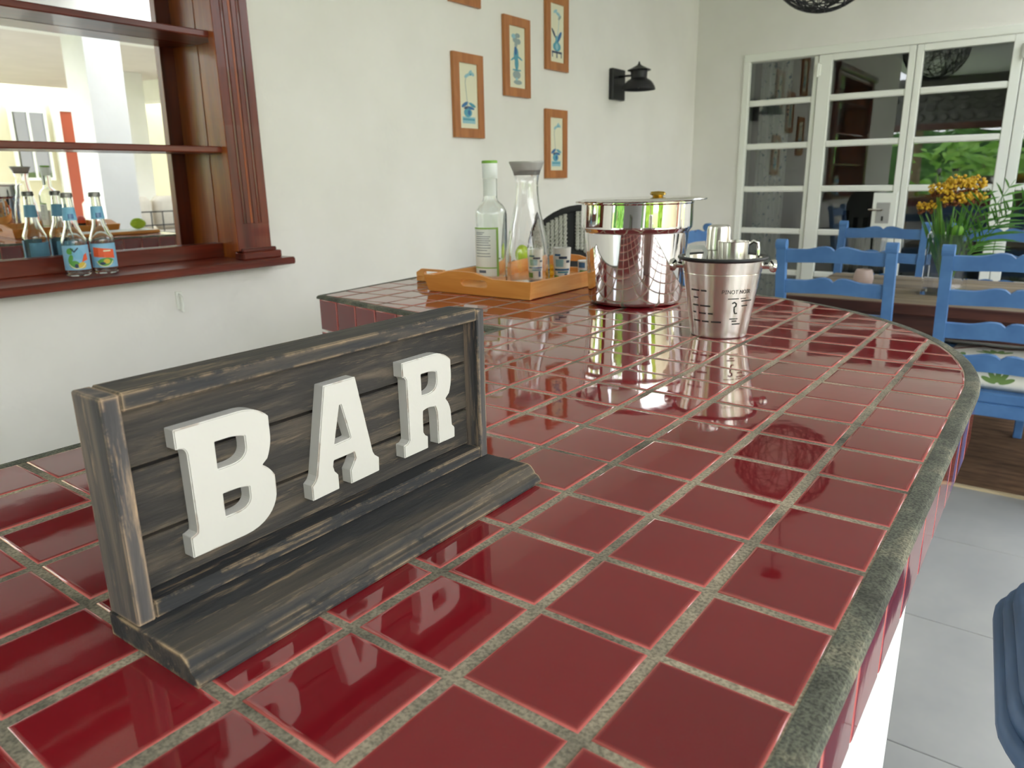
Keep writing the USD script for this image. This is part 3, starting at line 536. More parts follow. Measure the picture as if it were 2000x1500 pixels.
part(lb, 'label_print', cat(*[arc_patch(.0413, .0413, z, z+.0014, ba-66, ba-66+w, n=8, t=.0002) for z, w in ((.122, 40), (.118, 34), (.112, 62), (.107, 58), (.102, 62), (.097, 56), (.091, 62), (.084, 62), (.078, 50), (.070, 60), (.063, 62))]+[arc_patch(.0413, .0413, .022, .029, ba-52, ba-22, n=6, t=.0002)]), 'label_text', kind='stuff')
part(bt, 'neck_label', arc_patch(.0181, .0178, .2115, .252, ba-70, ba+55, n=14), 'label_white'); part(bt, 'neck_sleeve', lathe([(.0190, .253), (.0192, .254), (.0192, .2885), (.0190, .2895)], 28), 'label_white', smooth=30)
part(bt, 'cap', lathe([(.0186, .2745), (.0188, .2895), (.0198, .2900), (.0198, .2945), (.0188, .2962), (0, .2964)], 28), 'cap_green', smooth=30)
cf = thing('carafe', 'clear glass carafe with grey metal collar on the bamboo tray', 'carafe', (-.645, 1.045, FZ))
o = [(.049, 0), (.0525, .003), (.0535, .010), (.0535, .050), (.0520, .085), (.0470, .115), (.0400, .145), (.0335, .172), (.0290, .200), (.0270, .225), (.0270, .242), (.0290, .256), (.0335, .270), (.0385, .282)]
part(cf, 'glass', shell_lathe(o, .003, .009, 64), 'clear_glass', smooth=40)
part(cf, 'collar', lathe([(.0283, .259), (.0345, .272), (.0398, .284), (.0412, .2868), (.0412, .2895), (.0395, .2895), (.0335, .274), (.0275, .260)], 56), 'steel_collar', smooth=40)
def cup(name, label, x, y, r0, r1, h, pats, catg='cup'):
    t_ = thing(name, label, catg, (x, y, FZ)); a_ = math.degrees(math.atan2(CAM[1]-y, CAM[0]-x))
    part(t_, 'body', lathe([(0, 0), (r0-.001, 0), (r0, .001), (r1, h), (r1-.0022, h), (r0-.002, .004), (0, .004)], 36), 'porcelain', smooth=30)
    for k, (z0, z1, b0, b1, mt) in enumerate(pats):
        rr = lambda z: r0+(r1-r0)*z/h+.0003
        part(t_, 'painted_motif', arc_patch(rr(z0), rr(z1), z0, z1, a_+b0, a_+b1, n=8, t=.0003), mt)
pats = [(.056, .060, -50, -10, 'ink_blue'), (.050, .055, -20, 35, 'ink_dark'), (.034, .049, -45, 10, 'ink_pale'), (.026, .030, -55, 60, 'ink_blue'), (.021, .0245, -30, 50, 'ink_teal'), (.004, .016, -70, -25, 'label_leaf'), (.006, .020, 20, 40, 'ink_blue'), (.042, .047, 30, 60, 'ink_dark')]
cup('patterned_cup', 'tall blue and white patterned cup beside the carafe', -.605, 1.135, .0180, .0228, .086, [(a*1.2, b*1.2, c_, d_, e_) for a, b, c_, d_, e_ in pats])
cup('patterned_cup', 'small blue patterned cup with green leaves near the large bucket', -.588, 1.225, .021, .023, .047, [(.030, .044, -60, -10, 'ink_blue'), (.004, .024, -50, 10, 'label_leaf'), (.010, .03, 15, 50, 'ink_pale'), (.0, .018, 50, 80, 'label_yellow')])
cup('patterned_cup', 'blue patterned cup seen through the glass carafe', -.715, 1.185, .021, .025, .075, pats)
solo('yellow_figurine', 'small yellow figurine on the tray between carafe and tall cup', 'figurine', cat(moved(trimesh.creation.icosphere(2, .010), (0, 0, .010)), moved(trimesh.creation.icosphere(2, .0095), (.001, 0, .025)), moved(trimesh.creation.icosphere(2, .008), (0, .002, .039))), 'yellow_fruit', smooth=True, loc=(-.622, 1.108, FZ))
pj = thing('lidded_jar', 'small orange jar with a pink and white lid half hidden by the large bucket', 'jar', (-.585, 1.300, FZ))
part(pj, 'jar', lathe([(0, 0), (.018, 0), (.019, .002), (.019, .036), (0, .036)], 28), 'black_rubber', smooth=30); part(pj, 'band', lathe([(.0192, .022), (.0198, .023), (.0198, .036), (.0192, .037)], 28), 'label_orange', smooth=30); part(pj, 'lid', lathe([(.0195, .0372), (.0200, .040), (.0165, .050), (.009, .055), (0, .056)], 28), 'coral_pink', smooth=40)
t2 = thing('wooden_board', 'long light wooden serving board with end handle behind the bamboo tray', 'board', (0, 0, TOP+.0012))
part(t2, 'board', bx(-.995, -.880, 1.02, 1.475, 0, .014, .002), 'bamboo_y')
m = prism_xz(Polygon([(-.993, .0142), (-.882, .0142), (-.882, .024), (-.90, .034), (-.975, .034), (-.993, .024)]).difference(LineString([(-.96, .024), (-.918, .024)]).buffer(.0045)), 1.02, 1.029); part(t2, 'handle', m, 'bamboo_x')
part(t2, 'paper_liner', bx(-.99, -.885, 1.05, 1.46, .0142, .0150), 'label_white')
lm = trimesh.creation.icosphere(3, 1.0); v = lm.vertices; v *= np.array([.026, .035, .026])*(1+.13*np.clip(np.abs(v[:, 1:2])-.8, 0, 1)*2); lm.vertices = v
solo('lime', 'green-yellow lime on the paper-lined wooden board, seen in the mirror', 'lime', lm, 'lime_skin', smooth=True, loc=(-.930, 1.405, TOP+.0436))

# soda bottles on the sill
def soda(name, label, x, y, kind):
    t_ = thing(name, label, 'bottle', (x, y, .9706)); a_ = math.degrees(math.atan2(CAM[1]-y, CAM[0]-x))
    o = [(.029, 0), (.0325, .003), (.0335, .010), (.0335, .092), (.0320, .104), (.0250, .122), (.0185, .142), (.0155, .168), (.0137, .205), (.0132, .220), (.0150, .222), (.0150, .229)]
    part(t_, 'glass', shell_lathe(o, .0024, .007, 44), 'bottle_glass', smooth=40)
    part(t_, 'cap', lathe([(.0156, .2225), (.0163, .2235), (.0158, .232), (.0145, .2345), (0, .2352)], 24), 'cap_grey', smooth=30)
    part(t_, 'neck_label', arc_patch(.0178, .0150, .158, .194, 0, 360, n=28), 'label_blue'); nl = part(t_, 'neck_print', arc_patch(.0181, .0170, .162, .176, a_-15, a_+35, n=8, t=.0003), 'ink_blue')
    lb = part(t_, 'label', arc_patch(.0338, .0338, .018, .088, a_-75, a_+75, n=20), 'label_lightblue')
    def P(pg, mt, lift=.0006):
        m = prism(pg, 0, .0002)
        for _ in range(2): m = m.subdivide()
        part(lb, 'label_print', wrap(m, lambda z: .0344+lift, (0, 0), a_), mt)
    E_ = lambda x, z, a, b, r=0: ell(x, z, a, b, r)
    if kind == 'blue':
        P(E_(-.014, .072, .011, .009, 20), 'label_leaf'); P(E_(.004, .064, .014, .016, 15), 'label_blue', .0009); P(E_(-.016, .050, .006, .013, -20), 'label_leaf', .0009); P(Polygon([(.012, .040), (.030, .046), (.028, .066), (.020, .060)]), 'label_orange', .0012)
        P(E_(-.008, .034, .014, .011), 'label_leaf', .0012); P(E_(.012, .031, .011, .009, 15), 'label_yellow', .0015); P(E_(-.003, .030, .005, .006), 'ink_dark', .0018)
        P(affinity.translate(Point(0, 0).buffer(.025, 16).difference(Point(0, 0).buffer(.0225, 16)).intersection(sbox(-.024, -.03, .024, -.010)), 0, .046), 'label_cream', .0018); P(LineString([(-.012, .080), (-.004, .070), (.006, .080)]).buffer(.0018), 'ink_dark', .0018)
    else:
        P(Polygon([(-.030, .050), (.030, .044), (.030, .070), (-.028, .078)]), 'label_orange'); P(sbox(.000, .0645, .020, .0685), 'label_cream', .0009); P(E_(.002, .034, .023, .012, 8), 'label_leaf', .0009); P(E_(.006, .036, .009, .007), 'label_yellow', .0012); P(E_(-.006, .030, .008, .004), 'ink_dark', .0015)
        P(affinity.translate(Point(0, 0).buffer(.025, 16).difference(Point(0, 0).buffer(.0225, 16)).intersection(sbox(-.024, -.03, .024, -.008)), 0, .045), 'label_cream', .0018)
    part(t_, 'back_label', arc_patch(.0338, .0338, .022, .082, a_+105, a_+255, n=18), 'label_blue')
soda('soda_bottle', 'clear soda bottle with blue and green label, left of two on the sill', -1.925, .570, 'blue')
soda('soda_bottle', 'clear soda bottle with orange label, right of two on the sill', -1.925, .648, 'orange')

# ------------------------------------------------------------------ pictures and lamp on the left wall
def motif(kind):
    """flat printed shapes in a unit sheet 0..1 x 0..1 (y up): [(polygon, material)]"""
    if kind == 'orchid':
        return [(sbox(.12, .05, .88, .16), 'ink_pale'), (sbox(.15, .10, .85, .135), 'ink_teal'), (ell(.45, .23, .24, .075), 'ink_teal'), (ell(.52, .23, .08, .045), 'ink_blue'), (ell(.28, .36, .20, .035, 11), 'ink_blue'), (ell(.72, .36, .20, .03, -8), 'ink_teal'), (ell(.62, .31, .22, .025, -4), 'ink_blue'), (ell(.36, .31, .14, .022, 6), 'ink_dark'),
                (LineString([(.45, .32), (.38, .55), (.33, .72), (.40, .84), (.60, .88)]).buffer(.012), 'ink_grey'), (ell(.62, .88, .12, .035, 20), 'ink_pale'), (ell(.78, .87, .10, .03, -8), 'ink_pale'), (ell(.42, .83, .12, .03, 10), 'ink_pale'), (ell(.66, .86, .05, .018), 'ink_teal')]
    if kind == 'urn':
        return [(ell(.55, .07, .28, .04), 'ink_grey'), (ell(.48, .20, .26, .075), 'ink_grey'), (sbox(.40, .10, .55, .15), 'ink_pale'), (sbox(.22, .27, .76, .295), 'ink_teal'), (ell(.48, .40, .13, .12), 'ink_teal'), (ell(.45, .55, .16, .12, 8), 'ink_teal'), (ell(.28, .48, .2, .02, 12), 'ink_teal'), (ell(.68, .50, .2, .02, -10), 'ink_teal'), (ell(.42, .62, .09, .08), 'ink_blue'),
                (ell(.40, .80, .16, .05), 'ink_grey'), (ell(.62, .78, .14, .05), 'ink_grey'), (ell(.30, .86, .14, .04), 'ink_pale'), (ell(.56, .88, .16, .04), 'ink_grey'), (ell(.45, .72, .1, .04), 'ink_grey')]
    return [(sbox(.10, .135, .90, .175), 'ink_dark'), (sbox(.12, .06, .18, .14), 'ink_dark'), (sbox(.82, .06, .88, .14), 'ink_dark'), (sbox(.46, .05, .54, .14), 'ink_dark'), (ell(.50, .26, .30, .085), 'ink_teal'), (ell(.5, .26, .12, .06), 'ink_pale'), (sbox(.36, .32, .64, .365), 'ink_teal'), (ell(.70, .45, .2, .06, 25), 'ink_blue'), (ell(.25, .50, .18, .035, -25), 'ink_dark'), (ell(.48, .41, .1, .05), 'ink_teal'),
            (LineString([(.5, .4), (.62, .6), (.68, .78), (.58, .86), (.42, .89)]).buffer(.012), 'ink_pale'), (ell(.60, .86, .16, .03, -6), 'ink_pale'), (ell(.38, .90, .14, .03, 10), 'ink_pale'), (ell(.72, .80, .12, .03, 16), 'ink_grey')]
def picture(label, y0, y1, z0, z1, kind):
    t_ = thing('framed_print', label, 'picture', (WX+.001, (y0+y1)/2, z0), group=None); w, h, b = (y1-y0)/2, z1-z0, .041
    part(t_, 'frame_side', hull([(x, y, z) for x in (0, .016) for y, z in ((-w, 0), (-w, h), (-w+b, h-b), (-w+b, b))]), 'frame_wood'); part(t_, 'frame_side', hull([(x, y, z) for x in (0, .016) for y, z in ((w, 0), (w, h), (w-b, h-b), (w-b, b))]), 'frame_wood')
    part(t_, 'frame_side', hull([(x, y, z) for x in (0, .016) for y, z in ((-w, h), (w, h), (w-b, h-b), (-w+b, h-b))]), 'frame_wood'); part(t_, 'frame_side', hull([(x, y, z) for x in (0, .016) for y, z in ((-w, 0), (w, 0), (w-b, b), (-w+b, b))]), 'frame_wood')
    pr = part(t_, 'print', bx(.001, .009, -w+b-.002, w-b+.002, b-.002, h-b+.002), 'print_paper'); W, H = 2*(w-b), h-2*b
    for k, (pg, mt) in enumerate(motif(kind)):
        pg = affinity.translate(affinity.scale(pg, W*.92, H*.94, origin=(0, 0)), -W*.46, b+H*.03); part(pr, 'ink_shape', prism_yz(pg, .0091, .0094+.00005*k), mt)
picture('wood-framed orchid print hanging furthest left, just above the tall bottle', 2.237, 2.449, 1.410, 1.769, 'orchid')
picture('wood-framed print of a pale urn with tall flowers, middle column of prints', 2.615, 2.829, 1.614, 1.973, 'urn')
picture('wood-framed print of a plant in a vase on a dark stand, upper right', 2.972, 3.184, 1.768, 2.127, 'vase')
picture('wood-framed orchid print hanging lowest, right of the carafe top', 2.967, 3.174, 1.225, 1.576, 'orchid')
picture('wood-framed print cut by the top edge of the photo, upper left', 2.232, 2.444, 1.967, 2.326, 'vase')
sc = thing('wall_lamp', 'black barn-style wall lamp with bell shade near the room corner', 'wall lamp', (WX, 3.722, 1.667))
part(sc, 'back_plate', bx(.001, .030, -.075, .075, 0, .172, .004), 'black_metal')
LX = .158
part(sc, 'arm', tube([(.02, 0, .128), (.07, 0, .130), (LX-.03, 0, .128)], .006, 10), 'black_metal', smooth=40)
part(sc, 'shade', lathe([(.096, .047), (.0965, .049), (.092, .064), (.080, .084), (.064, .099), (.049, .107), (.046, .114), (.049, .150), (.047, .150), (.043, .112), (.060, .096), (.088, .060), (.094, .047)], 40, (LX, 0, 0)), 'black_metal', smooth=40)
part(sc, 'vent_cap', lathe([(.047, .148), (.066, .1515), (.068, .1545), (.048, .163), (.026, .174), (.012, .181), (.006, .190), (.004, .199), (0, .203)], 40, (LX, 0, 0)), 'black_metal', smooth=40)
part(sc, 'bulb', moved(lathe([(0, .0), (.018, .006), (.024, .022), (.016, .044), (.012, .06), (0, .06)], 20), (LX, 0, .056)), 'porcelain', smooth=True)

# ------------------------------------------------------------------ dining set
def wavy(z0, z1, hump, w=.19, n=25):
    x = np.linspace(-w, w, n); t_ = x/w
    top = z1+hump*np.clip(np.exp(-((np.abs(t_)-.20)/.26)**2)-.10, 0, 1)-hump*.55*np.exp(-(t_/.045)**2)
    bot = z0+.006*np.exp(-(t_/.6)**2)
    return Polygon([(a, b) for a, b in zip(x, bot)]+[(a, b) for a, b in zip(x[::-1], top[::-1])])
def lean(z): return -.185-max(0, z-.45)*.155
def make_chair(label, loc, rotz):
    c = thing('dining_chair', label, 'chair', loc, rotz, None)
    for s_ in (-1, 1):
        x = s_*.205
        P = [(x, lean(.45)-.02*0, 0), (x, lean(.45), .22), (x, lean(.45), .45), (x, lean(.70), .70), (x, lean(.93), .93)]
        m = cat(*[hull([(px+a, py+b, pz) for px, py, pz in (P[k], P[k+1]) for a in (-.0185, .0185) for b in (-.016, .016)]) for k in range(len(P)-1)])
        m = cat(m, moved(tube([(-.0205, 0, 0), (.0205, 0, 0)], .0215, 16), (x, lean(.93)-.004, .938)))
        part(c, 'leg', m, 'chair_blue'); part(c, 'leg', bx(x-.018, x+.018, .165, .20, 0, .45, .004), 'chair_blue')
    for z0, z1 in ((.866, .920), (.739, .794), (.612, .670), (.489, .548)):
        zm = (z0+z1)/2; m = prism_xz(wavy(z0-zm, z1-zm, .016), -.009, .009); part(c, 'back_rail', moved(m, (0, lean(zm), zm), rx=8.8), 'chair_blue')
    part(c, 'seat_frame', cat(bx(-.21, .21, -.19, .21, .375, .415, .005)), 'chair_blue')
    part(c, 'apron', bx(-.19, .19, .175, .195, .325, .375, .003), 'chair_blue'); part(c, 'stretcher', bx(-.012-.195, .012-.195, -.17, .17, .18, .205), 'chair_blue'); part(c, 'stretcher', bx(-.012+.195, .012+.195, -.17, .17, .18, .205), 'chair_blue'); part(c, 'apron', bx(-.187, .187, -.196, -.176, .325, .375, .003), 'chair_blue')
    cu = part(c, 'cushion', bx(-.200, .200, -.168, .205, .4155, .520, .032), 'cushion_white', smooth=60)
    pts, brn = [], []
    for cx_, cy_, rot in ((-.02, .02, 20), (.12, .12, -30), (-.13, -.08, 60), (.1, -.1, 10)):
        for k in range(5):
            pts.append(affinity.translate(affinity.rotate(ell(0, .045, .011, .032), (k-2)*28+rot, origin=(0, 0)), cx_, cy_))
    part(cu, 'leaf_print', prism(unary_union(pts).intersection(sbox(-.168, -.134, .168, .170)), .5201, .5206), 'cushion_green')
    part(cu, 'leaf_print', prism_xz(unary_union([affinity.rotate(ell(.00, -.014, .009, .026), (k-2)*33, origin=(.0, -.046)) for k in range(5)]+[affinity.rotate(ell(-.13, -.014, .009, .026), (k-2)*33, origin=(-.13, -.046)) for k in range(5)]).intersection(sbox(-.18, -.050, .18, .0)), -.1686, -.1682).apply_translation([0, 0, .492]), 'cushion_green')
    part(cu, 'stem_print', prism(LineString([(-.17, .05), (-.08, .16), (.0, .13), (.08, .17)]).buffer(.008).union(LineString([(-.15, -.12), (-.05, -.06), (.04, -.12)]).buffer(.007)), .5202, .5207), 'cushion_brown')
    return c
ch = make_chair('blue ladder-back chair behind the small ice bucket, its back towards the bar', (-.335, 2.955, .0086), 0)
dup(ch, 'dining_chair', 'blue ladder-back chair at the right edge, floral cushion showing', 'chair', (.262, 2.940, .0086), 0)
dup(ch, 'dining_chair', 'blue ladder-back chair across the table, left of the flower vase', 'chair', (-.415, 3.80, .0086), 180)
dup(ch, 'dining_chair', 'blue ladder-back chair across the table, right of the flower vase', 'chair', (.135, 3.80, .0086), 180)
dup(ch, 'dining_chair', 'blue ladder-back chair at the table end, mostly hidden by the large bucket', 'chair', (-.965, 3.40, .0086), -90)
tb = thing('dining_table', 'rustic dining table of old planks between the blue chairs', 'table', (0, 0, 0))
y = 2.97
for k in range(6):
    w = (.165, .14, .17, .15, .14, .16)[k]; part(tb, 'plank', bx(-.60, 1.25, y+.002, y+w-.002, .664, .698+.002*(k % 2), .004), 'table_plank'); y += w
part(tb, 'apron', bx(-.56, 1.21, 3.005, 3.03, .56, .662, .003), 'table_side'); part(tb, 'apron', bx(-.56, 1.21, 3.83, 3.855, .56, .662, .003), 'table_side'); part(tb, 'apron', bx(-.56, -.535, 3.03, 3.83, .56, .662, .003), 'table_side')
part(tb, 'table_edge', bx(-.60, 1.25, 2.958, 2.9705, .655, .699, .004), 'table_side')
for x in (-.52, 1.09):
    for yy in (3.22, 3.46): part(tb, 'leg', bx(x, x+.085, yy, yy+.085, .0086, .662, .006), 'table_side')
    part(tb, 'foot', bx(x-.005, x+.09, 3.19, 3.575, .0086, .06, .006), 'table_side')
vs = thing('flower_vase', 'square clear glass vase on the dining table', 'vase', (-.015, 3.33, .7006))
vo = sbox(-.078, -.078, .078, .078); part(vs, 'glass', cat(prism(vo.difference(sbox(-.072, -.072, .072, .072)), 0, .262), prism(sbox(-.0725, -.0725, .0725, .0725), .0, .014)), 'clear_glass')
bq = thing('bouquet', 'bunch of yellow flowers and palm leaves standing in the glass vase', 'flowers', (-.015, 3.33, .715))
def blade(p0, d, ln, w, droop=.15, n=6):
    d = np.array(d, float); d /= np.linalg.norm(d); sd = np.cross(d, [.3, .8, .2]); sd /= np.linalg.norm(sd); V, f = [], []
    for i, s_ in enumerate(np.linspace(0, 1, n)):
        c = np.array(p0)+d*ln*s_-np.array([0, 0, droop*ln*s_*s_]); ww = w*math.sin(math.pi*min(.97, .12+.88*s_))
        V += [c-sd*ww, c+sd*ww]
        if i: k = 2*i; f += [(k-2, k-1, k+1), (k-2, k+1, k)]
    return trimesh.Trimesh(V, f, process=False)
R2 = random.Random(9)
for k in range(34):
    a = R2.uniform(0, 6.28); e = R2.uniform(.10, .42); dv = (math.cos(a)*e, math.sin(a)*e, 1)
    part(bq, 'leaf', blade((R2.uniform(-.02, .02), R2.uniform(-.02, .02), .02), dv, R2.uniform(.30, .42), R2.uniform(.005, .009), .05), 'leaf' if k % 5 else 'leaf_light')
part(bq, 'leaf', blade((-.01, 0, .05), (-.16, 0, 1), .45, .016, .0), 'leaf_light')
def frond(p0, d, ln, nl=15, mt='leaf', nm='palm_frond'):
    d = np.array(d, float); d /= np.linalg.norm(d); ms, spine = [], []
    for s_ in np.linspace(0, 1, 12): spine.append(np.array(p0)+d*ln*s_-np.array([0, 0, 0.12*ln*s_*s_]))
    ms.append(tube(spine, np.linspace(.0035, .001, 12), 5)); sp = np.array(spine); sd = np.cross(d, [0, .9, .4]); sd /= np.linalg.norm(sd)
    for i, s_ in enumerate(np.linspace(.35, .98, nl)):
        p = sp[int(s_*11)]; l_ = .13*math.sin(math.pi*(.25+.7*s_))+.02
        for q in (-1, 1): ms.append(blade(p, d*.8+q*sd*.8+np.array([0, 0, .1]), l_, .0045, .25, 4))
    return cat(*ms)
for d_, l_ in (((.40, .0, 1), .52), ((.62, .1, 1), .54), ((.24, -.15, 1), .46), ((.50, -.2, .9), .44)): part(bq, 'palm_frond', frond((.01, 0, .05), d_, l_), 'leaf')
def flower_head(c, n, r):
    ms = []
    for k in range(n):
        v_ = np.array([R2.gauss(0, 1), R2.gauss(0, 1), abs(R2.gauss(0, .7))]); v_ /= np.linalg.norm(v_)
        ms.append(moved(trimesh.creation.icosphere(1, R2.uniform(.0045, .007)), np.array(c)+v_*np.array([r, r, r*.95])*R2.uniform(.5, 1)))
    return cat(*ms)
for c, n_, r in (((-.055, -.02, .42), 90, .055), ((.0, -.01, .44), 90, .058), ((.055, .02, .44), 90, .058), ((-.105, -.01, .35), 60, .042), ((.0, -.03, .38), 80, .055), ((.07, -.01, .39), 70, .045)):
    h_ = part(bq, 'flower_head', flower_head(c, n_, r), 'flower_yellow', smooth=True); part(h_, 'flower_centre', flower_head((c[0], c[1], c[2]-.018), 30, r*.85), 'flower_brown', smooth=True); part(bq, 'stem', tube([(0, 0, .02), (c[0]*.4, c[1]*.4, .2), (c[0], c[1], c[2]-.02)], .003, 6), 'leaf')
part(bq, 'bud', moved(trimesh.creation.icosphere(2, .024), (.026, -.03, .262)), 'leaf_light', smooth=True)
cd = thing('candle_cup', 'pinkish ribbed candle cup on the dining table, behind the near left chair', 'candle holder', (-.370, 3.455, .7006))
rib = [(.040*(1+.02*math.sin(i)), 0) for i in range(1)]
part(cd, 'cup', lathe([(0, 0), (.034, 0), (.041, .006), (.045, .028), (.042, .055), (.035, .073), (.032, .073), (.038, .05), (.040, .03), (0, .02)], 32), 'candle_pink', smooth=40); part(cd, 'candle', lathe([(0, .0202), (.030, .0202), (.030, .05), (0, .052)], 20), 'label_cream', smooth=30)
rg = thing('rug', 'brown woven rug with pale border under the dining table', 'rug', (0, 0, .0005))
part(rg, 'pile', bx(-1.5, 2.2, 2.855, 4.35, 0, .007), 'rug_brown'); part(rg, 'border', prism(sbox(-1.52, 2.835, 2.22, 4.37).difference(sbox(-1.5, 2.855, 2.2, 4.35)), 0, .008), 'rug_edge')
# pendant of woven wire
PC, PR_ = np.array([-.632, 3.3, 2.155]), (.235, .24)
pd = thing('pendant_lamp', 'black woven wire globe pendant at the top edge above the dining table', 'pendant lamp', tuple(PC))
wires, R3 = [], random.Random(3)
for k in range(46):
    ax = np.array([R3.gauss(0, 1), R3.gauss(0, 1), R3.gauss(0, .55)]); ax /= np.linalg.norm(ax); u_ = np.cross(ax, [.2, .5, .9]); u_ /= np.linalg.norm(u_); w_ = np.cross(ax, u_); off = R3.uniform(-.55, .55)
    a_ = np.linspace(0, 2*np.pi, 36, endpoint=False); q = (np.cos(a_)[:, None]*u_+np.sin(a_)[:, None]*w_)*math.sqrt(1-off*off)+ax*off
    wires.append(tube(q*np.array([PR_[0], PR_[0], PR_[1]]), .0026, 5, closed=True))
part(pd, 'wire_globe', cat(*wires), 'black_metal', smooth=True, kind='stuff'); part(pd, 'cord', tube([(0, 0, .24), (0, 0, CZ-PC[2]-.02)], .004, 8), 'black_metal'); part(pd, 'canopy', lathe([(0, CZ-PC[2]-.03), (.05, CZ-PC[2]-.03), (.06, CZ-PC[2]-.001), (0, CZ-PC[2]-.001)], 24), 'black_metal', smooth=30); part(pd, 'bulb', moved(trimesh.creation.icosphere(2, .035), (0, 0, .02)), 'porcelain', smooth=True)

# black rope bar stool beyond the bar
st = thing('rope_stool', 'black high stool with pale rope weave in its rounded back, behind the large bucket', 'stool', (-1.255, 2.28, 0), 38)
a_ = np.linspace(0, np.pi, 22); W_ = .215
def bow(x): return .07*(1-(x/W_)**2)
archp = [(-W_, 0, .70)]+[(-W_*math.cos(t_), -bow(W_*math.cos(t_)), .90+.205*math.sin(t_)) for t_ in a_]+[(W_, 0, .70)]
part(st, 'back_frame', tube(archp, .013, 10), 'dark_cord', smooth=40)
shell = []
for i in range(13):
    x = -W_+2*W_*(i+.5)/13; shell.append(x)
V, f = [], []
for x in np.linspace(-W_*.97, W_*.97, 15):
    zt_ = .90+.20*math.sqrt(max(0, 1-(x/W_)**2)); V += [(x, -bow(x)+.008, .70), (x, -bow(x)+.008, zt_), (x, -bow(x)+.014, .70), (x, -bow(x)+.014, zt_)]
for i in range(14):
    b_ = 4*i; f += [(b_, b_+4, b_+5), (b_, b_+5, b_+1), (b_+6, b_+2, b_+3), (b_+6, b_+3, b_+7), (b_+1, b_+5, b_+7), (b_+1, b_+7, b_+3)]
part(st, 'back_web', trimesh.Trimesh(V, f, process=False), 'dark_cord')
ropes = []
for i in range(25):
    x = -W_*.95+2*W_*.95*i/24; zt_ = .895+.195*math.sqrt(max(0, 1-(x/W_)**2)); zb_ = .90+.04*math.cos(i*.55)
    if i in (9, 10, 17): continue
    zs = np.linspace(zb_, zt_, 24)
    ropes.append(tube([(x+.006*math.sin(k*1.7), -bow(x)-.006-.004*math.cos(k*1.7), z) for k, z in enumerate(zs)], .0050, 5)); ropes.append(tube([(x-.006*math.sin(k*1.7), -bow(x)-.006+.004*math.cos(k*1.7), z) for k, z in enumerate(zs)], .0050, 5))
part(st, 'rope_weave', cat(*ropes), 'grey_rope', smooth=True, kind='stuff')
part(st, 'seat', bx(-.21, .21, -.02, .38, .66, .71, .02), 'dark_cord', smooth=50)
for x in (-.19, .19):
    for yy in (.0, .35): part(st, 'leg', tube([(x*.95, yy*.95+.01, .66), (x*1.08, yy*1.05, .002)], .012, 8), 'dark_cord', smooth=40)
part(st, 'foot_ring', tube([(-.2, .0, .25), (.2, .0, .25), (.2, .36, .25), (-.2, .36, .25)], .008, 8, closed=True), 'dark_cord', smooth=40)

# nested blue bins at the near right
def rrect(w, l, r, d=0): return sbox(-w+r, -l+r, w-r, l-r).buffer(r-d, 8)
def bin_mesh(h, w, l, taper):
    top = rrect(w, l, .12); return ring_loft(top, [(.018, .0), (.004, h-.03), (-.006, h-.018), (-.014, h-.006), (-.012, h+.002), (-.002, h+.006), (.010, h+.002), (.014, h-.012), (.030, .006)])
for k, (dz, lab) in enumerate(((0, 'dark blue plastic bin, lowest of the nested stack at the right edge'), (.020, 'dark blue plastic bin in the middle of the nested stack'), (.040, 'dark blue plastic bin on top of the nested stack'))):
    h = .615; w, l = .238-.009*k, .241-.009*k; t_ = thing('storage_bin', lab, 'bin', (.633, .627, dz+.0008), 5)
    part(t_, 'body', ring_loft(rrect(w, l, .12), [(.115, .0), (.032, h-.07), (.020, h-.03), (.008, h-.024), (0, h-.012), (.0, h-.002), (.006, h+.006), (.020, h+.007), (.028, h-.004), (.034, h-.03), (.118, .006)]), 'tub_blue', smooth=50)
    part(t_, 'bin_floor', prism(rrect(w, l, .12).buffer(-.114), .0, .006), 'tub_blue')
tm = trimesh.creation.icosphere(4, 1.0); tm.vertices = np.sign(tm.vertices)*np.abs(tm.vertices)**.55*np.array([.14, .15, .075])*(1+.10*(meshkit.fbm(tm.vertices*2.5, 3, 2)[:, None]-.5)); tm.vertices[:, 2] -= tm.vertices[:, 2].min()
solo('folded_towel', 'folded blue and pink towel inside the top blue bin', 'towel', tm, 'towel', smooth=True, loc=(.640, .618, .455))

# ------------------------------------------------------------------ what the mirror and the steel show: verandah, house, garden
sf = thing('sofa', 'beige cushioned sofa with black lattice side, seen in the mirror', 'sofa', (4.3, 4.15, 0), 0)
part(sf, 'seat_cushion', bx(-.35, .45, -.75, .75, .30, .48, .05), 'linen', smooth=60)
for q in (-.38, .38): part(sf, 'back_cushion', bx(-.30, -.08, q-.36, q+.36, .48, .86, .06), 'linen', smooth=60)
part(sf, 'base', bx(-.40, .48, -.78, .78, .06, .30, .01), 'dark_cord')
lt = [tube([(-.42, -.8+1.6*i/12, .2), (-.42, -.8+1.6*i/12, .70)], .007, 6) for i in range(13)]+[tube([(-.42, -.8, z), (-.42, .8, z)], .008, 6) for z in (.25, .40, .55, .70)]
part(sf, 'lattice', cat(*lt), 'dark_cord')
d2 = struct('door_2', bx(10.44, 10.5, 6.02, 6.75, 0, 2.05, .004), 'red_door', label='brick-red door across the courtyard'); part(d2, 'door_frame', cat(bx(10.42, 10.5, 5.90, 6.02, 0, 2.15), bx(10.42, 10.5, 6.75, 6.87, 0, 2.15), bx(10.42, 10.5, 6.02, 6.75, 2.05, 2.15)), 'white_paint')
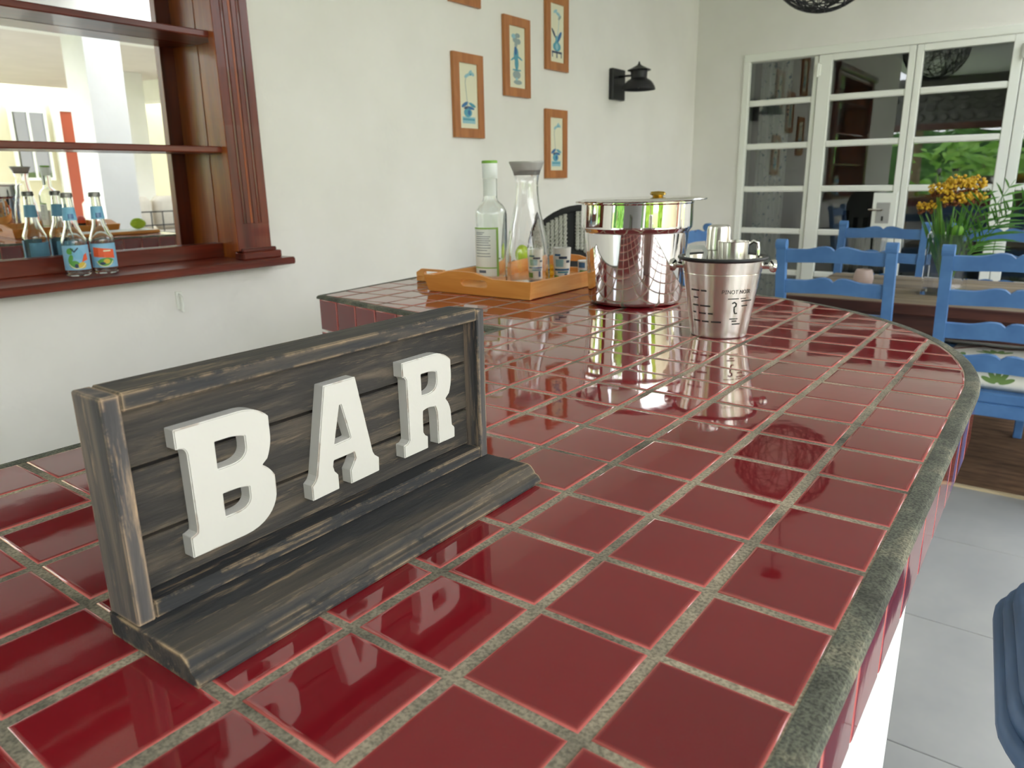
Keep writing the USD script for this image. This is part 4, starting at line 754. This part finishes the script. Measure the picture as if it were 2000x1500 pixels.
w1 = struct('window_1', bx(10.46, 10.5, 5.25, 5.75, .9, 2.0), 'pane_glass', label='sash window across the courtyard'); part(w1, 'window_frame', cat(bx(10.44, 10.5, 5.20, 5.25, .85, 2.05), bx(10.44, 10.5, 5.75, 5.80, .85, 2.05), bx(10.44, 10.5, 5.25, 5.75, 2.0, 2.05), bx(10.44, 10.5, 5.25, 5.75, .85, .9), bx(10.44, 10.5, 5.48, 5.52, .9, 2.0)), 'white_paint')
def blob(c, s_, seed, mt, label, name='shrub', amp=.35, catg='bush'):
    m = trimesh.creation.icosphere(4, 1.0); v = m.vertices; nz = meshkit.fbm(v*3+seed, 4, seed)[:, None]+.5*meshkit.noise(v*14+seed, seed)[:, None]
    m.vertices = v*(1-amp*.75+amp*nz)*np.array(s_)+np.array(c); return solo(name, label, catg, m, mt, smooth=False)
solo('hedge', 'long clipped hedge across the garden behind the verandah', 'hedge', (lambda m: trimesh.Trimesh(m.vertices+(meshkit.fbm(m.vertices*2.2, 3, 4)[:, None]-.5)*.6, m.faces))(moved(bx(-8, 11, -.7, .7, -.2, 2.2), (3, -13, 0)).subdivide().subdivide().subdivide().subdivide().subdivide()), 'hedge_dark')
blob((13.5, -1.5, 1.6), (2.2, 2.6, 2.1), 3, 'hedge', 'round sunlit bush beyond the verandah columns'); blob((12.5, -9, 1.4), (2, 2.2, 1.9), 5, 'hedge', 'low bush at the far corner of the lawn'); blob((-9.5, -10, 1.8), (2.2, 2, 2.4), 8, 'hedge_dark', 'dark bush beside the left rear opening')
def palm(x, y, h, label, seed):
    R = random.Random(seed); t_ = thing('palm_tree', label, 'tree', (x, y, -.12)); part(t_, 'trunk', tube([(0, 0, -.02), (.08, .05, h*.5), (.05, .12, h)], [.17, .13, .11], 10), 'bark', smooth=40)
    for k in range(13):
        a = k*2.4+R.uniform(-.2, .2); e = R.uniform(.15, .9); d = np.array([math.cos(a), math.sin(a), e]); d /= np.linalg.norm(d); sd = np.cross(d, [0, 0, 1.]); sd /= np.linalg.norm(sd); ln = R.uniform(1.8, 2.5); ms = []; sp = [np.array([.05, .12, h])+d*ln*s_-np.array([0, 0, .55*ln*s_*s_]) for s_ in np.linspace(0, 1, 14)]
        ms.append(tube(sp, np.linspace(.03, .008, 14), 5))
        for i in range(2, 14):
            for q in (-1, 1): ms.append(blade(sp[i], d*.6+q*sd-np.array([0, 0, .35]), .75*math.sin(math.pi*(.15+.8*i/14)), .035, .3, 4))
        part(t_, 'frond', cat(*ms), 'leaf_light' if k % 2 else 'leaf')
sb = thing('leafy_shrub', 'loose sunlit shrub of long leaves outside the rear opening', 'shrub', (-1.15, -7.2, -.06)); R7 = random.Random(21)
part(sb, 'foliage', cat(*[blade((R7.gauss(0, .55), R7.gauss(0, .35), R7.uniform(.1, 1.9)), (R7.gauss(0, 1), R7.gauss(0, 1), R7.uniform(-.2, 1)), R7.uniform(.25, .55), R7.uniform(.03, .06), .4, 4) for _ in range(420)]), 'leaf_light', kind='stuff'); part(sb, 'stem', tube([(0, 0, 0), (.05, 0, 1.5)], .03, 6), 'bark')
palm(-2.6, -8.6, 2.6, 'short palm just outside the rear opening', 1); palm(.9, -10.5, 3.4, 'tall palm in the middle of the lawn', 2); palm(8.6, -5.6, 3.0, 'palm on the lawn beyond the right-hand columns', 4)
